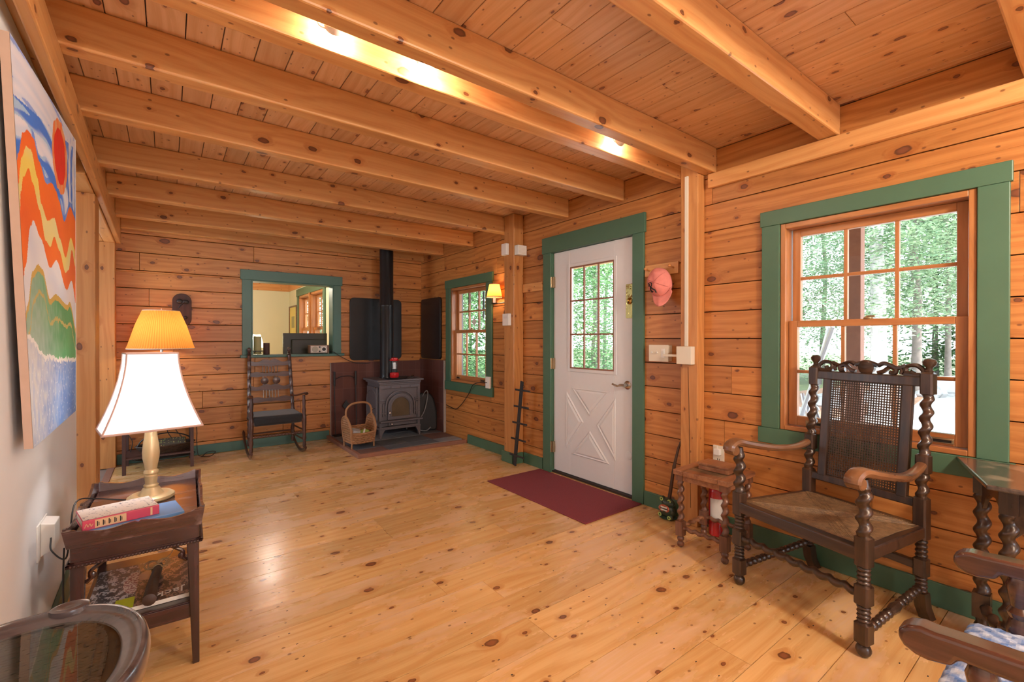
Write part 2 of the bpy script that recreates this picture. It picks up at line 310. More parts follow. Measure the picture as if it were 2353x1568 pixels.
# ------------------------------------------------------------------ mesh builder
class MB:
    def __init__(s): s.v = []; s.f = []; s.mi = []; s.bid = []; s.cur = 0; s.cb = 0.; s.mats = []; s.M = None
    def mat(s, name):
        if name not in s.mats: s.mats.append(name)
        s.cur = s.mats.index(name); return s
    def add(s, vs, fs):
        o = len(s.v)
        if s.M is not None: vs = [s.M @ Vector(v) for v in vs]
        s.v += [tuple(v) for v in vs]
        for f in fs: s.f.append(tuple(o + i for i in f)); s.mi.append(s.cur); s.bid.append(s.cb)
        return s
    def box(s, a, b):
        x0, y0, z0 = (min(a[i], b[i]) for i in range(3)); x1, y1, z1 = (max(a[i], b[i]) for i in range(3))
        return s.add([(x0, y0, z0), (x1, y0, z0), (x1, y1, z0), (x0, y1, z0), (x0, y0, z1), (x1, y0, z1), (x1, y1, z1), (x0, y1, z1)],
              [(0, 3, 2, 1), (4, 5, 6, 7), (0, 1, 5, 4), (1, 2, 6, 5), (2, 3, 7, 6), (3, 0, 4, 7)])
    def cbox(s, c, d, rz=0.):
        M = s.M; R = Matrix.Translation(Vector(c)) @ Matrix.Rotation(rz, 4, 'Z'); s.M = (M @ R) if M is not None else R
        s.box([-q / 2 for q in d], [q / 2 for q in d]); s.M = M; return s
    def loops(s, rings, closed=True, cap=True):
        n = len(rings[0]); vs = [p for r in rings for p in r]; fs = []
        for i in range(len(rings) - 1):
            for j in range(n if closed else n - 1):
                k = (j + 1) % n; fs.append((i * n + j, i * n + k, (i + 1) * n + k, (i + 1) * n + j))
        if cap and closed:
            fs.append(tuple(reversed(range(n)))); fs.append(tuple((len(rings) - 1) * n + j for j in range(n)))
        return s.add(vs, fs)
    def tube(s, pts, r, seg=8, cap=True, sx=1., sy=1.):
        pts = [Vector(p) for p in pts]; rings = []; up = None
        for i, p in enumerate(pts):
            t = (pts[min(i + 1, len(pts) - 1)] - pts[max(i - 1, 0)])
            if t.length < 1e-9: t = Vector((0, 0, 1))
            t.normalize()
            if up is None:
                up = Vector((0, 0, 1)) if abs(t.z) < .9 else Vector((0, 1, 0))
            a = t.cross(up); a.normalize(); b = t.cross(a) * -1; up = b
            rr = r[i] if isinstance(r, (list, tuple)) else r
            rings.append([p + a * (cos(2 * pi * k / seg) * rr * sx) + b * (sin(2 * pi * k / seg) * rr * sy) for k in range(seg)])
        return s.loops(rings, cap=cap)
    def axis(s, p0, p1):
        p0, p1 = Vector(p0), Vector(p1); t = (p1 - p0); L = t.length; t.normalize()
        up = Vector((0, 0, 1)) if abs(t.z) < .9 else Vector((0, 1, 0))
        a = t.cross(up).normalized(); b = t.cross(a)
        return p0, t, a, b, L
    def lathe(s, p0, p1, prof, seg=14, cap=True):
        # prof: list of (distance along, radius)
        p, t, a, b, L = s.axis(p0, p1)
        return s.loops([[p + t * d + a * (cos(2 * pi * k / seg) * r) + b * (sin(2 * pi * k / seg) * r) for k in range(seg)] for d, r in prof], cap=cap)
    def twist(s, p0, p1, r, pitch, off=.23, seg=12, taper=1., ph=0.):
        r *= 1.1; p, t, a, b, L = s.axis(p0, p1); n = max(8, int(L / pitch * 12)); rings = []
        for i in range(n + 1):
            d = L * i / n; an = 2 * pi * d / pitch + ph
            e = min(1., min(d, L - d) / (pitch * .35) + .15); ro = r * off * e; rc = r * (1 - off) * (1 + (taper - 1) * i / n)
            c = p + t * d + a * (cos(an) * ro) + b * (sin(an) * ro)
            rings.append([c + a * (cos(2 * pi * k / seg) * rc) + b * (sin(2 * pi * k / seg) * rc) for k in range(seg)])
        return s.loops(rings)
    def cblock(s, c, w_, h_, ch=.008):
        x, y, z = c; R_ = []
        for zz, e in ((z - h_ / 2, ch), (z - h_ / 2 + ch, 0), (z + h_ / 2 - ch, 0), (z + h_ / 2, ch)):
            q = w_ / 2 - e; k = ch * .8; R_.append([(x + a, y + b, zz) for a, b in ((-q + k, -q), (q - k, -q), (q, -q + k), (q, q - k), (q - k, q), (-q + k, q), (-q, q - k), (-q, -q + k))])
        return s.loops(R_)
    def rings_(s, p0, p1, r, n, seg=12):   # turned beads
        L = (Vector(p1) - Vector(p0)).length; pr_ = []
        for i in range(n * 6 + 1):
            d = L * i / (n * 6); pr_.append((d, r * (.72 + .28 * abs(sin(pi * i / 6)))))
        return s.lathe(p0, p1, pr_, seg)
    def ell(s, c, r, seg=14, rg=9):
        rings = []
        for i in range(rg + 1):
            th = -pi / 2 + pi * i / rg; q = max(.02, cos(th))
            rings.append([(c[0] + r[0] * q * cos(2 * pi * k / seg), c[1] + r[1] * q * sin(2 * pi * k / seg), c[2] + r[2] * sin(th)) for k in range(seg)])
        return s.loops(rings)
    def prism(s, poly, d0, d1, plane='XZ'):
        f = {'XZ': lambda p, d: (p[0], d, p[1]), 'YZ': lambda p, d: (d, p[0], p[1]), 'XY': lambda p, d: (p[0], p[1], d)}[plane]
        n = len(poly)
        return s.add([f(p, d0) for p in poly] + [f(p, d1) for p in poly],
              [tuple(range(n)), tuple(reversed(range(n, 2 * n)))] + [(i, (i + 1) % n, n + (i + 1) % n, n + i) for i in range(n)])
    def build(s, name, mat=None, parent=None, bevel=0., smooth=True, loc=None, rz=0., label=None, seg=2, ang=35):
        me = bpy.data.meshes.new(name); me.from_pydata(s.v, [], s.f)
        ms = s.mats if s.mats else [mat]
        for q in ms: me.materials.append(MATS[q])
        me.polygons.foreach_set('material_index', s.mi)
        at = me.attributes.new('bid', 'FLOAT', 'FACE'); at.data.foreach_set('value', s.bid)
        bm = bmesh.new(); bm.from_mesh(me); bmesh.ops.recalc_face_normals(bm, faces=bm.faces); bm.to_mesh(me); bm.free()
        if smooth:
            me.polygons.foreach_set('use_smooth', [True] * len(me.polygons)); me.set_sharp_from_angle(angle=radians(ang))
        o = bpy.data.objects.new(name, me); COL.objects.link(o)
        if loc is not None: o.location = loc
        o.rotation_euler.z = rz
        if parent is not None: o.parent = parent
        if bevel:
            b = o.modifiers.new('bevel', 'BEVEL'); b.width = bevel; b.segments = seg; b.limit_method = 'ANGLE'; b.angle_limit = radians(40)
        if label: o['label'] = label
        return o
def tag(o, label, cat, group=None, kind=None):
    o['label'] = label; o['category'] = cat
    if group: o['group'] = group
    if kind: o['kind'] = kind
    return o
def empty(name, loc=(0, 0, 0), rz=0., label=None, cat=None, group=None):
    o = bpy.data.objects.new(name, None); COL.objects.link(o); o.location = loc; o.rotation_euler.z = rz; o.empty_display_size = .1
    if label: tag(o, label, cat, group)
    return o
def struct(o, label=None):
    o['kind'] = 'structure'
    if label: o['label'] = label
    return o
def rrect(w, h, r, n=5):
    pts = []
    for cx, cy, a0 in ((w / 2 - r, h / 2 - r, 0), (-w / 2 + r, h / 2 - r, 90), (-w / 2 + r, -h / 2 + r, 180), (w / 2 - r, -h / 2 + r, 270)):
        for i in range(n + 1):
            a = radians(a0 + 90 * i / n); pts.append((cx + r * cos(a), cy + r * sin(a)))
    return pts
def bez(p0, p1, p2, p3, n=12):
    P = [Vector(p) for p in (p0, p1, p2, p3)]
    return [P[0] * (1 - t) ** 3 + P[1] * 3 * t * (1 - t) ** 2 + P[2] * 3 * t * t * (1 - t) + P[3] * t ** 3 for t in [i / n for i in range(n + 1)]]
def spline(pts, n=6):
    P = [Vector(p) for p in pts]; out = []
    P = [P[0] * 2 - P[1]] + P + [P[-1] * 2 - P[-2]]
    for i in range(1, len(P) - 2):
        for k in range(n):
            t = k / n; a, b, c, d = P[i - 1:i + 3]
            out.append(.5 * ((2 * b) + (c - a) * t + (2 * a - 5 * b + 4 * c - d) * t * t + (3 * b - a - 3 * c + d) * t ** 3))
    out.append(P[-2]); return out
def textmesh(body, size, mat, parent, M, name='lettering', extrude=.0004):
    cu = bpy.data.curves.new(name, 'FONT'); cu.body = body; cu.size = size; cu.extrude = extrude; cu.align_x = 'CENTER'; cu.align_y = 'CENTER'
    t = bpy.data.objects.new(name, cu); COL.objects.link(t)
    dg = bpy.context.evaluated_depsgraph_get(); me = bpy.data.meshes.new_from_object(t.evaluated_get(dg))
    bpy.data.objects.remove(t); me.transform(M); me.materials.clear(); me.materials.append(MATS[mat])
    o = bpy.data.objects.new(name, me); COL.objects.link(o); o.parent = parent; return o

XR, YB, ZC = 2.875, 5.96, 2.505
YN = -3.4                                   # wall behind the photographer
def xl(y): return -.35 - .018 * y           # plaster wall face
# ------------------------------------------------------------------ board walls
def subtract(segs, a, b):
    out = []
    for s0, s1 in segs:
        if b <= s0 or a >= s1: out.append((s0, s1)); continue
        if a > s0: out.append((s0, a))
        if b < s1: out.append((b, s1))
    return out
def board_wall(name, axis, face, outw, a0, a1, z0, z1, zs, holes, mat, rnd, long=2.6):
    # axis: 'X' (boards run along X, wall face y=face) or 'Y'; outw=+1 body lies on + side of face
    mb = MB(); mb.mat(mat); R = random.Random(rnd); bid = R.random()
    for i in range(len(zs) - 1):
        lo, hi = max(zs[i], z0), min(zs[i + 1], z1)
        if hi - lo < .01: continue
        joints = []; p = a0 + R.uniform(.3, long)
        while p < a1 - .3: joints.append(p); p += R.uniform(1.4, long + 1.2)
        cuts = sorted(set([lo, hi] + [q for h in holes for q in (h[2], h[3]) if lo + .004 < q < hi - .004]))
        for k in range(len(cuts) - 1):
            l, h_ = cuts[k], cuts[k + 1]; m_ = (l + h_) / 2; segs = [(a0, a1)]
            for h in holes:
                if h[2] < m_ < h[3]: segs = subtract(segs, h[0], h[1])
            fin = []
            for s0, s1 in segs:
                q = s0
                for j in joints:
                    if q < j < s1: fin.append((q, j)); q = j
                fin.append((q, s1))
            for s0, s1 in fin:
                mb.cb = (round(i * 7.31 + sum(1 for j in joints if j < (s0 + s1) / 2) * 3.17 + rnd, 3)) % 17.
                g0 = .0028 if l == lo else 0.; g1 = .0028 if h_ == hi else 0.
                y0, y1 = face, face + outw * .04
                if axis == 'X': mb.box((s0 + .001, y0, l + g0), (s1 - .001, y1, h_ - g1))
                else: mb.box((y0, s0 + .001, l + g0), (y1, s1 - .001, h_ - g1))
    mb.mat('dark_gap'); mb.cb = 0
    # dark backing with the same holes
    ys = sorted(set([z0, z1] + [q for h in holes for q in (h[2], h[3])]))
    for k in range(len(ys) - 1):
        m_ = (ys[k] + ys[k + 1]) / 2; segs = [(a0, a1)]
        for h in holes:
            if h[2] < m_ < h[3]: segs = subtract(segs, h[0], h[1])
        for s0, s1 in segs:
            y0, y1 = face + outw * .038, face + outw * .10
            if axis == 'X': mb.box((s0, y0, ys[k]), (s1, y1, ys[k + 1]))
            else: mb.box((y0, s0, ys[k]), (y1, s1, ys[k + 1]))
    return struct(mb.build(name, bevel=.004, smooth=False))
zsb = [1.041 + .1808 * k for k in range(-7, 10)]
zsr = [.72 + .1775 * k for k in range(-6, 12)]
PASS = (.76, 1.667, 1.067, 1.925)
W1 = (4.275, 5.09, .715, 1.89); DO = (2.24, 3.20, -.1, 2.065); W2 = (.375, 1.19, .722, 1.92)
W3 = (-2.0, -1.0, .722, 1.92)
board_wall('wall_back', 'X', YB, 1, -.6, XR + .1, 0, ZC + .1, zsb, [PASS], 'pine_wall_x', 3)
board_wall('wall_right', 'Y', XR, 1, YN, YB, 0, ZC + .1, zsr, [W1, DO, W2, W3], 'pine_wall_y', 11)
R3 = (.3, 2.3, .7, 2.1)
board_wall('wall_rear', 'X', YN, -1, -.6, XR + .1, 0, ZC + .1, zsr, [R3], 'pine_wall_x', 5)
# ------------------------------------------------------------------ floor
def floor():
    mb = MB(); R = random.Random(21)
    y = 1.215 - .188 * 25; i = 0
    while y < YB:
        w = .188; y1 = min(y + w, YB + .05)
        if y1 > YN:
            x = -.42; xs = [x]
            q = x + R.uniform(.8, 3.2)
            while q < XR: xs.append(q); q += R.uniform(1.8, 3.4)
            xs.append(XR + .12)
            for k in range(len(xs) - 1):
                mb.mat('pine_floor'); mb.cb = (i * 3.77 + k * 5.13 + 1.9) % 19.
                mb.box((xs[k] + .0008, y + .0014, -.02), (xs[k + 1] - .0008, y1 - .0014, 0.))
            mb.mat('black_ink'); mb.cb = 0     # cut nails
            for xn in (-.2, .42, 1.03, 1.64, 2.25):
                for dy in (.045, .140):
                    cx, cy = xn + R.uniform(-.015, .015), y + dy + R.uniform(-.01, .01)
                    mb.box((cx - .004, cy - .002, -.002), (cx + .004, cy + .002, .0004))
        y += w; i += 1
    mb.mat('dark_gap'); mb.box((-.42, YN, -.06), (XR + .12, YB + .05, -.019))
    struct(mb.build('floor', smooth=False, bevel=.0))
floor()
mb = MB(); mb.mat('grey_floor'); mb.box((-2.2, 3.3, -.06), (-.47, YB + .05, -.005)); struct(mb.build('floor', smooth=False))
mb = MB(); mb.mat('porch_post_wood'); mb.box((-.47, 3.6, -.05), (-.415, 5.84, .006)); struct(mb.build('trim_1', smooth=False, bevel=.003), 'worn threshold strip at the left opening')
# ------------------------------------------------------------------ ceiling boards
mb = MB(); mb.mat('pine_ceiling'); R = random.Random(4); x = -.191 - .126 * 3; i = 0
while x < XR + .1:
    cuts = [YN] + sorted(R.uniform(YN, YB) for _ in range(2)) + [YB + .05]
    for k in range(3):
        mb.cb = (i * 2.77 + k * 6.1) % 13.; mb.box((x + .0018, cuts[k] + .001, ZC), (x + .126 - .0018, cuts[k + 1] - .001, ZC + .03))
    x += .126; i += 1
mb.mat('dark_gap'); mb.box((-.75, YN, ZC + .028), (XR + .15, YB + .06, ZC + .08))
struct(mb.build('ceiling', smooth=False, bevel=.0018))
# ------------------------------------------------------------------ beams, posts, header, rail
tn = [1]
def trim(mb, mat, label, bevel=.006, **kw):
    tn[0] += 1; return struct(mb.build('trim_%d' % tn[0], mat, bevel=bevel, smooth=False, **kw), label)
beams = [(-1.90, -1.80), (-1.22, -1.12), (-.54, -.44), (.14, .24), (.895, .995), (1.583, 1.663), (1.795, 1.885), (2.345, 2.435), (2.967, 3.055), (3.79, 3.88), (4.565, 4.655), (5.29, 5.39), (5.87, 5.955)]
nm = ['', '', '', 'near right corner of the view', 'second from the right above the large window', 'in front of the track lights', 'lit by the track lights, ending at the post',
      'first beyond the lights', 'second beyond the lights', 'ending at the far wall post', 'second from the back wall above the stove', 'just in front of the stovepipe', 'lying along the back wall']
for i, (y0, y1) in enumerate(beams):
    mb = MB(); mb.cb = i * 1.37 + .4
    xe = XR if i != 6 else XR - .002
    zt = ZC - .0005
    mb.box((-.37 if i > 3 else -.62, y0, 2.34), (xe, y1, zt)); trim(mb, 'pine_beam_x', 'square pine ceiling beam ' + nm[i] if nm[i] else None, bevel=.008)
def hx(y): return -.28 - .0155 * y
mb = MB(); mb.cb = 3.3
mb.prism([(hx(YN), YN), (hx(YB), YB - .002), (hx(YB) - .037, YB - .002), (hx(YN) - .037, YN)], 2.195, 2.339, 'XY'); mb.cb = 5.1
mb.prism([(hx(YN) - .038, YN), (hx(3.53) - .038, 3.53), (hx(3.53) - .5, 3.53), (hx(YN) - .5, YN)], 2.264, 2.339, 'XY'); mb.cb = 7.3
mb.prism([(hx(3.53) - .039, 3.531), (hx(YB) - .039, YB - .002), (hx(YB) - .12, YB - .002), (hx(3.53) - .12, 3.531)], 2.182, 2.339, 'XY'); mb.cb = 8.9
mb.prism([(hx(3.53) - .122, 3.531), (hx(YB) - .122, YB - .002), (hx(YB) - .5, YB - .002), (hx(3.53) - .5, 3.531)], 2.186, 2.339, 'XY')
trim(mb, 'pine_beam_y', 'long pine header beam along the left side')
mb = MB(); mb.cb = 1.1; mb.prism([(-.37, YN), (-.37, YB - .002), (-.8, YB - .002), (-.8, YN)], 2.341, ZC - .001, 'XY'); trim(mb, 'pine_beam_y', 'pine blocking above the left header')
mb = MB(); mb.cb = 2.2; mb.box((-.505, 3.95, 0), (-.372, 4.16, 2.184)); trim(mb, 'pine_post', 'square pine post beside the plaster wall')
mb = MB(); mb.cb = 6.2; mb.box((-.53, 5.84, 0), (-.408, YB - .001, 2.184)); trim(mb, 'pine_post', 'pine corner post at the left end of the back wall')
mb = MB(); mb.cb = 7.7; mb.box((2.752, 3.622, 0), (XR - .001, 3.784, ZC - .002)); trim(mb, 'pine_post', 'pine wall post beside the small window')
mb = MB(); mb.cb = 9.9; mb.box((2.79, 1.666, 0), (XR - .001, 1.7935, ZC - .002)); trim(mb, 'pine_post', 'pine wall post with the white conduit')
mb = MB(); mb.cb = 4.4; mb.box((2.842, YN + .002, 2.243), (XR - .001, 1.63, 2.336)); trim(mb, 'pine_beam_y', 'pine ledger rail above the large window')
# check crack in the conduit post
mb = MB(); mb.tube(spline([(2.7895, 1.715, 0.12), (2.7895, 1.722, .5), (2.7895, 1.728, .8), (2.7895, 1.735, 1.06)], 5), .0016, 5)
trim(mb, 'dark_gap', 'long drying crack in the post', bevel=0)
# plaster wall left
mb = MB(); mb.prism([(xl(YN), YN), (xl(3.53), 3.53), (xl(3.53) - .14, 3.53), (xl(YN) - .14, YN)], 0, 2.262, 'XY')
struct(mb.build('wall_left', 'plaster', smooth=False, bevel=.004))
mb = MB(); mb.box((-2.2, 5.955, 0), (-.53, 6.06, 2.5)); mb.box((-2.25, 3.3, 0), (-2.2, 6.0, 2.5)); mb.box((-2.2, 3.2, 0), (-.56, 3.3, 2.5))
struct(mb.build('wall_passage', 'plaster', smooth=False))
mb = MB(); mb.box((-2.25, 3.2, 2.34), (-.8, 6.06, 2.40)); struct(mb.build('ceiling', 'plaster', smooth=False))
# baseboards
def bb(name, mb, mat): return struct(mb.build(name, mat, bevel=.003, smooth=False))
mb = MB(); mb.box((-.407, 5.94, .001), (1.61, 5.9595, .104)); bb('baseboard_back', mb, 'teal_paint')
mb = MB(); mb.box((2.857, 3.805, .001), (2.8745, 4.68, .108)); bb('baseboard_right', mb, 'green_paint')
mb = MB(); mb.box((2.732, 3.603, .001), (2.751, 3.804, .108)); mb.box((2.732, 3.602, .001), (2.856, 3.621, .108)); bb('baseboard_right', mb, 'green_paint')
mb = MB(); mb.box((2.857, 3.311, .001), (2.8745, 3.601, .108)); bb('baseboard_right', mb, 'green_paint')
mb = MB(); mb.box((2.857, 1.795, .001), (2.8745, 2.142, .108)); bb('baseboard_right', mb, 'green_paint')
mb = MB(); mb.box((2.857, YN, .001), (2.8745, 1.665, .112)); bb('baseboard_right', mb, 'green_paint')
mb = MB(); mb.prism([(xl(YN) + .0005, YN), (xl(3.53) + .0005, 3.53), (xl(3.53) + .02, 3.53), (xl(YN) + .02, YN)], .001, .11, 'XY'); bb('baseboard_left', mb, 'teal_paint')

# ------------------------------------------------------------------ windows on the right wall
def casing(parent, y0, y1, z0, z1, mat, w=.11, ear=.018, headh=.115, apron=.11, t=.022, earb=.018, stool=False):
    mb = MB()
    mb.box((XR - t, y0 - w, z0 - .0), (XR - .0006, y0 - .001, z1)); mb.box((XR - t, y1 + .001, z0), (XR - .0006, y1 + w, z1))
    mb.box((XR - t - .004, y0 - w - ear, z1), (XR - .0006, y1 + w + ear, z1 + headh))
    if apron: mb.box((XR - t - .004, y0 - w - earb, z0 - apron), (XR - .0006, y1 + w + earb, z0 - .001))
    return mb.build('casing', mat, parent, bevel=.003, smooth=False)
def sash(parent, x, y0, y1, z0, z1, nx, nz, stile=.045, top=.045, bot=.06, name='sash', mat='fir_sash_z', mun=.018):
    mb = MB(); mb.mat('fir_sash_z')
    mb.box((x - .017, y0, z0), (x + .017, y0 + stile, z1)); mb.box((x - .017, y1 - stile, z0), (x + .017, y1, z1)); mb.mat('fir_sash_y')
    mb.box((x - .017, y0 + stile, z0), (x + .017, y1 - stile, z0 + bot)); mb.box((x - .017, y0 + stile, z1 - top), (x + .017, y1 - stile, z1))
    s = mb.build(name, parent=parent, bevel=.003, smooth=False)
    gy0, gy1, gz0, gz1 = y0 + stile, y1 - stile, z0 + bot, z1 - top
    mb = MB(); mb.mat('fir_sash_z')
    for i in range(1, nx):
        c = gy0 + (gy1 - gy0) * i / nx; mb.box((x - .012, c - mun / 2, gz0), (x + .012, c + mun / 2, gz1))
    mb.mat('fir_sash_y')
    for i in range(1, nz):
        c = gz0 + (gz1 - gz0) * i / nz; mb.box((x - .0115, gy0, c - mun / 2), (x + .0115, gy1, c + mun / 2))
    mb.build('muntins', parent=s, bevel=.002, smooth=False)
    mb = MB(); mb.box((x - .0015, gy0 - .004, gz0 - .004), (x + .0015, gy1 + .004, gz1 + .004)); mb.build('glass_pane', 'window_glass', s, smooth=False)
    return s, (gy0, gy1, gz0, gz1)
def dh_window(n, y0, y1, z0, z1, zm, label, paint='green_paint', w=.11, apron=.11, headh=.115, lifts=(), ear=.018):
    r = empty('window_%d' % n); struct(r, label)
    casing(r, y0, y1, z0, z1, paint, w=w, apron=apron, headh=headh, ear=ear)
    mb = MB(); mb.mat('fir_sash_z'); d0, d1 = XR - .010, XR + .135; t = .028
    mb.box((d0, y0 + .001, z0), (d1, y0 + t, z1)); mb.box((d0, y1 - t, z0), (d1, y1 - .001, z1)); mb.mat('fir_sash_y')
    mb.box((d0, y0 + t, z1 - .030), (d1, y1 - t, z1 - .001)); mb.box((d0 - .006, y0 + t, z0 + .001), (d1, y1 - t, z0 + .026))
    mb.build('frame', parent=r, bevel=.003, smooth=False)
    a, b = y0 + t + .002, y1 - t - .002
    sash(r, XR + .085, a + .006, b - .006, zm - .005, z1 - .031, 3, 2, stile=.042, top=.042, bot=.035, name='upper_sash')
    s, g_ = sash(r, XR + .048, a, b, z0 + .028, zm + .030, 3, 2, stile=.046, top=.036, bot=.055, name='lower_sash')
    mb = MB(); c = (y0 + y1) / 2; mb.mat('old_brass'); mb.lathe((XR + .045, c, zm + .030), (XR + .045, c, zm + .048), [(0, .022), (.008, .022), (.012, .012), (.018, .010)], 12)
    mb.box((XR + .035, c - .03, zm + .038), (XR + .055, c + .01, zm + .048)); mb.build('sash_lock', parent=r, bevel=.002)
    for ly in lifts:
        mb = MB(); mb.mat('old_brass'); xx = XR + .0305; zz = z0 + .028 + .022
        mb.box((xx - .006, ly - .048, zz - .012), (xx, ly + .048, zz + .014)); mb.box((xx - .014, ly - .046, zz + .006), (xx - .003, ly + .03, zz + .013))
        mb.mat('black_rubber'); mb.box((xx - .0066, ly - .04, zz - .008), (xx - .002, ly + .03, zz + .006)); mb.build('sash_lift', parent=r, bevel=.002)
    mb = MB(); mb.box((XR + .10, y0 - .02, z0 - .02), (XR + .16, y0 + .02, z1 + .02)); mb.box((XR + .10, y1 - .02, z0 - .02), (XR + .16, y1 + .02, z1 + .02)); mb.box((XR + .1015, y0, z1 - .02), (XR + .155, y1, z1 + .02))
    mb.build('storm_track', 'grey_trim', r, smooth=False)
    return r
dh_window(1, W1[0], W1[1], W1[2], W1[3], 1.33, 'small double-hung window with green casing beside the sconce', lifts=(4.97, 4.42), headh=.105, w=.115, ear=.015)
dh_window(2, W2[0], W2[1], W2[2], W2[3], 1.325, 'large double-hung window with green casing behind the tall armchair', lifts=(.50, 1.02), headh=.088, w=.100, apron=.092, ear=.008)
dh_window(3, W3[0], W3[1], W3[2], W3[3], 1.325, None)  # unseen window copy, added to admit daylight behind the viewpoint
r = empty('window_4'); struct(r)  # unseen rear window, added to carry light from behind the viewpoint
mb = MB(); y = YN
for a, b in (((.19, YN, .6), (.3, YN + .02, 2.2)), ((2.3, YN, .6), (2.41, YN + .02, 2.2)), ((.19, YN, 2.1), (2.41, YN + .024, 2.22)), ((.19, YN, .59), (2.41, YN + .024, .70))): mb.box(a, b)
mb.build('casing', 'green_paint', r, bevel=.003, smooth=False)
mb = MB()
for xx in (.3, .95, 1.6, 2.26): mb.box((xx, YN - .1, .7), (xx + .04, YN, 2.1))
mb.box((.3, YN - .1, .7), (2.3, YN, .74)); mb.box((.3, YN - .1, 2.06), (2.3, YN, 2.1)); mb.build('frame', 'fir_sash_z', r, smooth=False)
# ------------------------------------------------------------------ door
d = empty('door_1'); struct(d, 'white entry door with nine-pane window, green casing')
y0, y1, z1 = 2.25, 3.19, 2.055
casing(d, y0, y1, 0.001, z1, 'green_paint', w=.105, ear=.012, headh=.148, apron=0, t=.022)
mb = MB(); mb.mat('green_paint'); mb.box((XR - .0005, y0 - .009, 0), (XR + .12, y0 - .001, z1)); mb.box((XR - .0005, y1 + .001, 0), (XR + .12, y1 + .009, z1)); mb.box((XR - .0005, y0, z1), (XR + .12, y1, z1 + .009))
mb.mat('dark_gap'); mb.box((XR + .0, y0, .0), (XR + .12, y1, .018)); mb.build('door_frame', parent=d, smooth=False)
mb = MB(); mb.mat('old_brass'); mb.box((XR - .005, y0, .0005), (XR + .03, y1, .006)); mb.build('threshold', parent=d, smooth=False)
XD = XR + .022          # door face
gy0, gy1, gz0, gz1 = 2.462, 2.972, .985, 1.895
mb = MB(); mb.mat('door_white')
def dbox(a0, a1, b0, b1): mb.box((XD, a0, b0), (XD + .044, a1, b1))
dbox(y0 + .003, gy0, .026, z1 - .003); dbox(gy1, y1 - .003, .026, z1 - .003); dbox(gy0, gy1, .026, gz0); dbox(gy0, gy1, gz1, z1 - .003)
# raised light frame
for (a0, a1, b0, b1) in ((gy0 - .028, gy0, gz0 - .028, gz1 + .028), (gy1, gy1 + .028, gz0 - .028, gz1 + .028), (gy0, gy1, gz0 - .028, gz0), (gy0, gy1, gz1, gz1 + .028)): mb.box((XD - .007, a0, b0), (XD + .01, a1, b1))
leaf = mb.build('door_leaf', parent=d, bevel=.003, smooth=False)
mb = MB(); mb.mat('door_muntin')
for i in range(4):
    c = gy0 + .006 + (gy1 - gy0 - .012) * i / 3; mb.box((XD - .004, c - .0065, gz0), (XD + .012, c + .0065, gz1))
for i in range(4):
    c = gz0 + .006 + (gz1 - gz0 - .012) * i / 3; mb.box((XD - .0045, gy0, c - .0065), (XD + .0115, gy1, c + .0065))
mb.build('muntins', parent=leaf, bevel=.002, smooth=False)
mb = MB(); mb.box((XD + .02, gy0, gz0), (XD + .023, gy1, gz1)); mb.build('glass_pane', 'window_glass', leaf, smooth=False)
# crossbuck panels: four raised triangles
def tri(P):
    c = (sum(p[0] for p in P) / 3, sum(p[1] for p in P) / 3)
    def sh(k): return [(c[0] + (p[0] - c[0]) * k, c[1] + (p[1] - c[1]) * k) for p in P]
    A, B, Cc, D_ = sh(1.0), sh(.90), sh(.80), sh(.62)
    v = [(XD - .0008, *p) for p in A] + [(XD - .009, *p) for p in B] + [(XD - .003, *p) for p in Cc] + [(XD - .011, *p) for p in D_]
    f = []
    for k in range(3):
        for j in range(3): f.append((k * 3 + j, k * 3 + (j + 1) % 3, (k + 1) * 3 + (j + 1) % 3, (k + 1) * 3 + j))
    f.append((9, 10, 11)); f.append((0, 1, 2))
    q = MB(); q.add(v, f); q.build('raised_panel', 'door_white', leaf, smooth=False)
tri([(2.955, .815), (2.505, .815), (2.73, .585)]); tri([(3.015, .775), (3.015, .255), (2.80, .52)])
tri([(2.445, .775), (2.445, .255), (2.655, .52)]); tri([(2.955, .215), (2.505, .215), (2.73, .46)])
for hz in (1.78, 1.02, .24):
    mb = MB(); mb.lathe((XR - .012, y1 + .0, hz - .05), (XR - .012, y1 + .0, hz + .05), [(0, .007), (.05, .0075), (.1, .007)], 10); mb.box((XR - .006, y1 - .02, hz - .05), (XR + .021, y1 + .002, hz + .05)); mb.build('hinge', 'old_brass', leaf)
mb = MB(); mb.prism(rrect(.075, .27, .01), XD - .004, XD - .0002, 'YZ'); o = mb.build('lock_plate', 'brass', leaf, loc=(0, 2.305, 1.548), bevel=.001, label='polished brass plate by the edge of the door')
mb = MB(); mb.lathe((XD - .003, 2.305, 1.548), (XD - .03, 2.305, 1.548), [(0, .026), (.006, .027), (.01, .018), (.018, .012), (.02, .004)], 18); mb.box((XD - .034, 2.299, 1.535), (XD - .02, 2.311, 1.561)); mb.build('thumb_turn', 'brass', leaf, bevel=.002)
mb = MB(); mb.lathe((XD - .0002, 2.325, .885), (XD - .045, 2.325, .885), [(0, .034), (.006, .034), (.012, .026), (.016, .014), (.045, .011)], 20)
mb.tube(spline([(XD - .042, 2.325, .885), (XD - .048, 2.36, .884), (XD - .046, 2.39, .876), (XD - .044, 2.42, .880), (XD - .042, 2.440, .888), (XD - .042, 2.447, .883)]), [.012] * 8 + [.009] * 12 + [.007] * 11, 10); mb.build('lever_handle', 'nickel', leaf)
mb = MB(); mb.lathe((XD - .0002, 2.315, .33), (XD - .006, 2.315, .33), [(0, .033), (.004, .032), (.006, .012)], 24); mb.build('door_bumper', 'door_white', leaf)
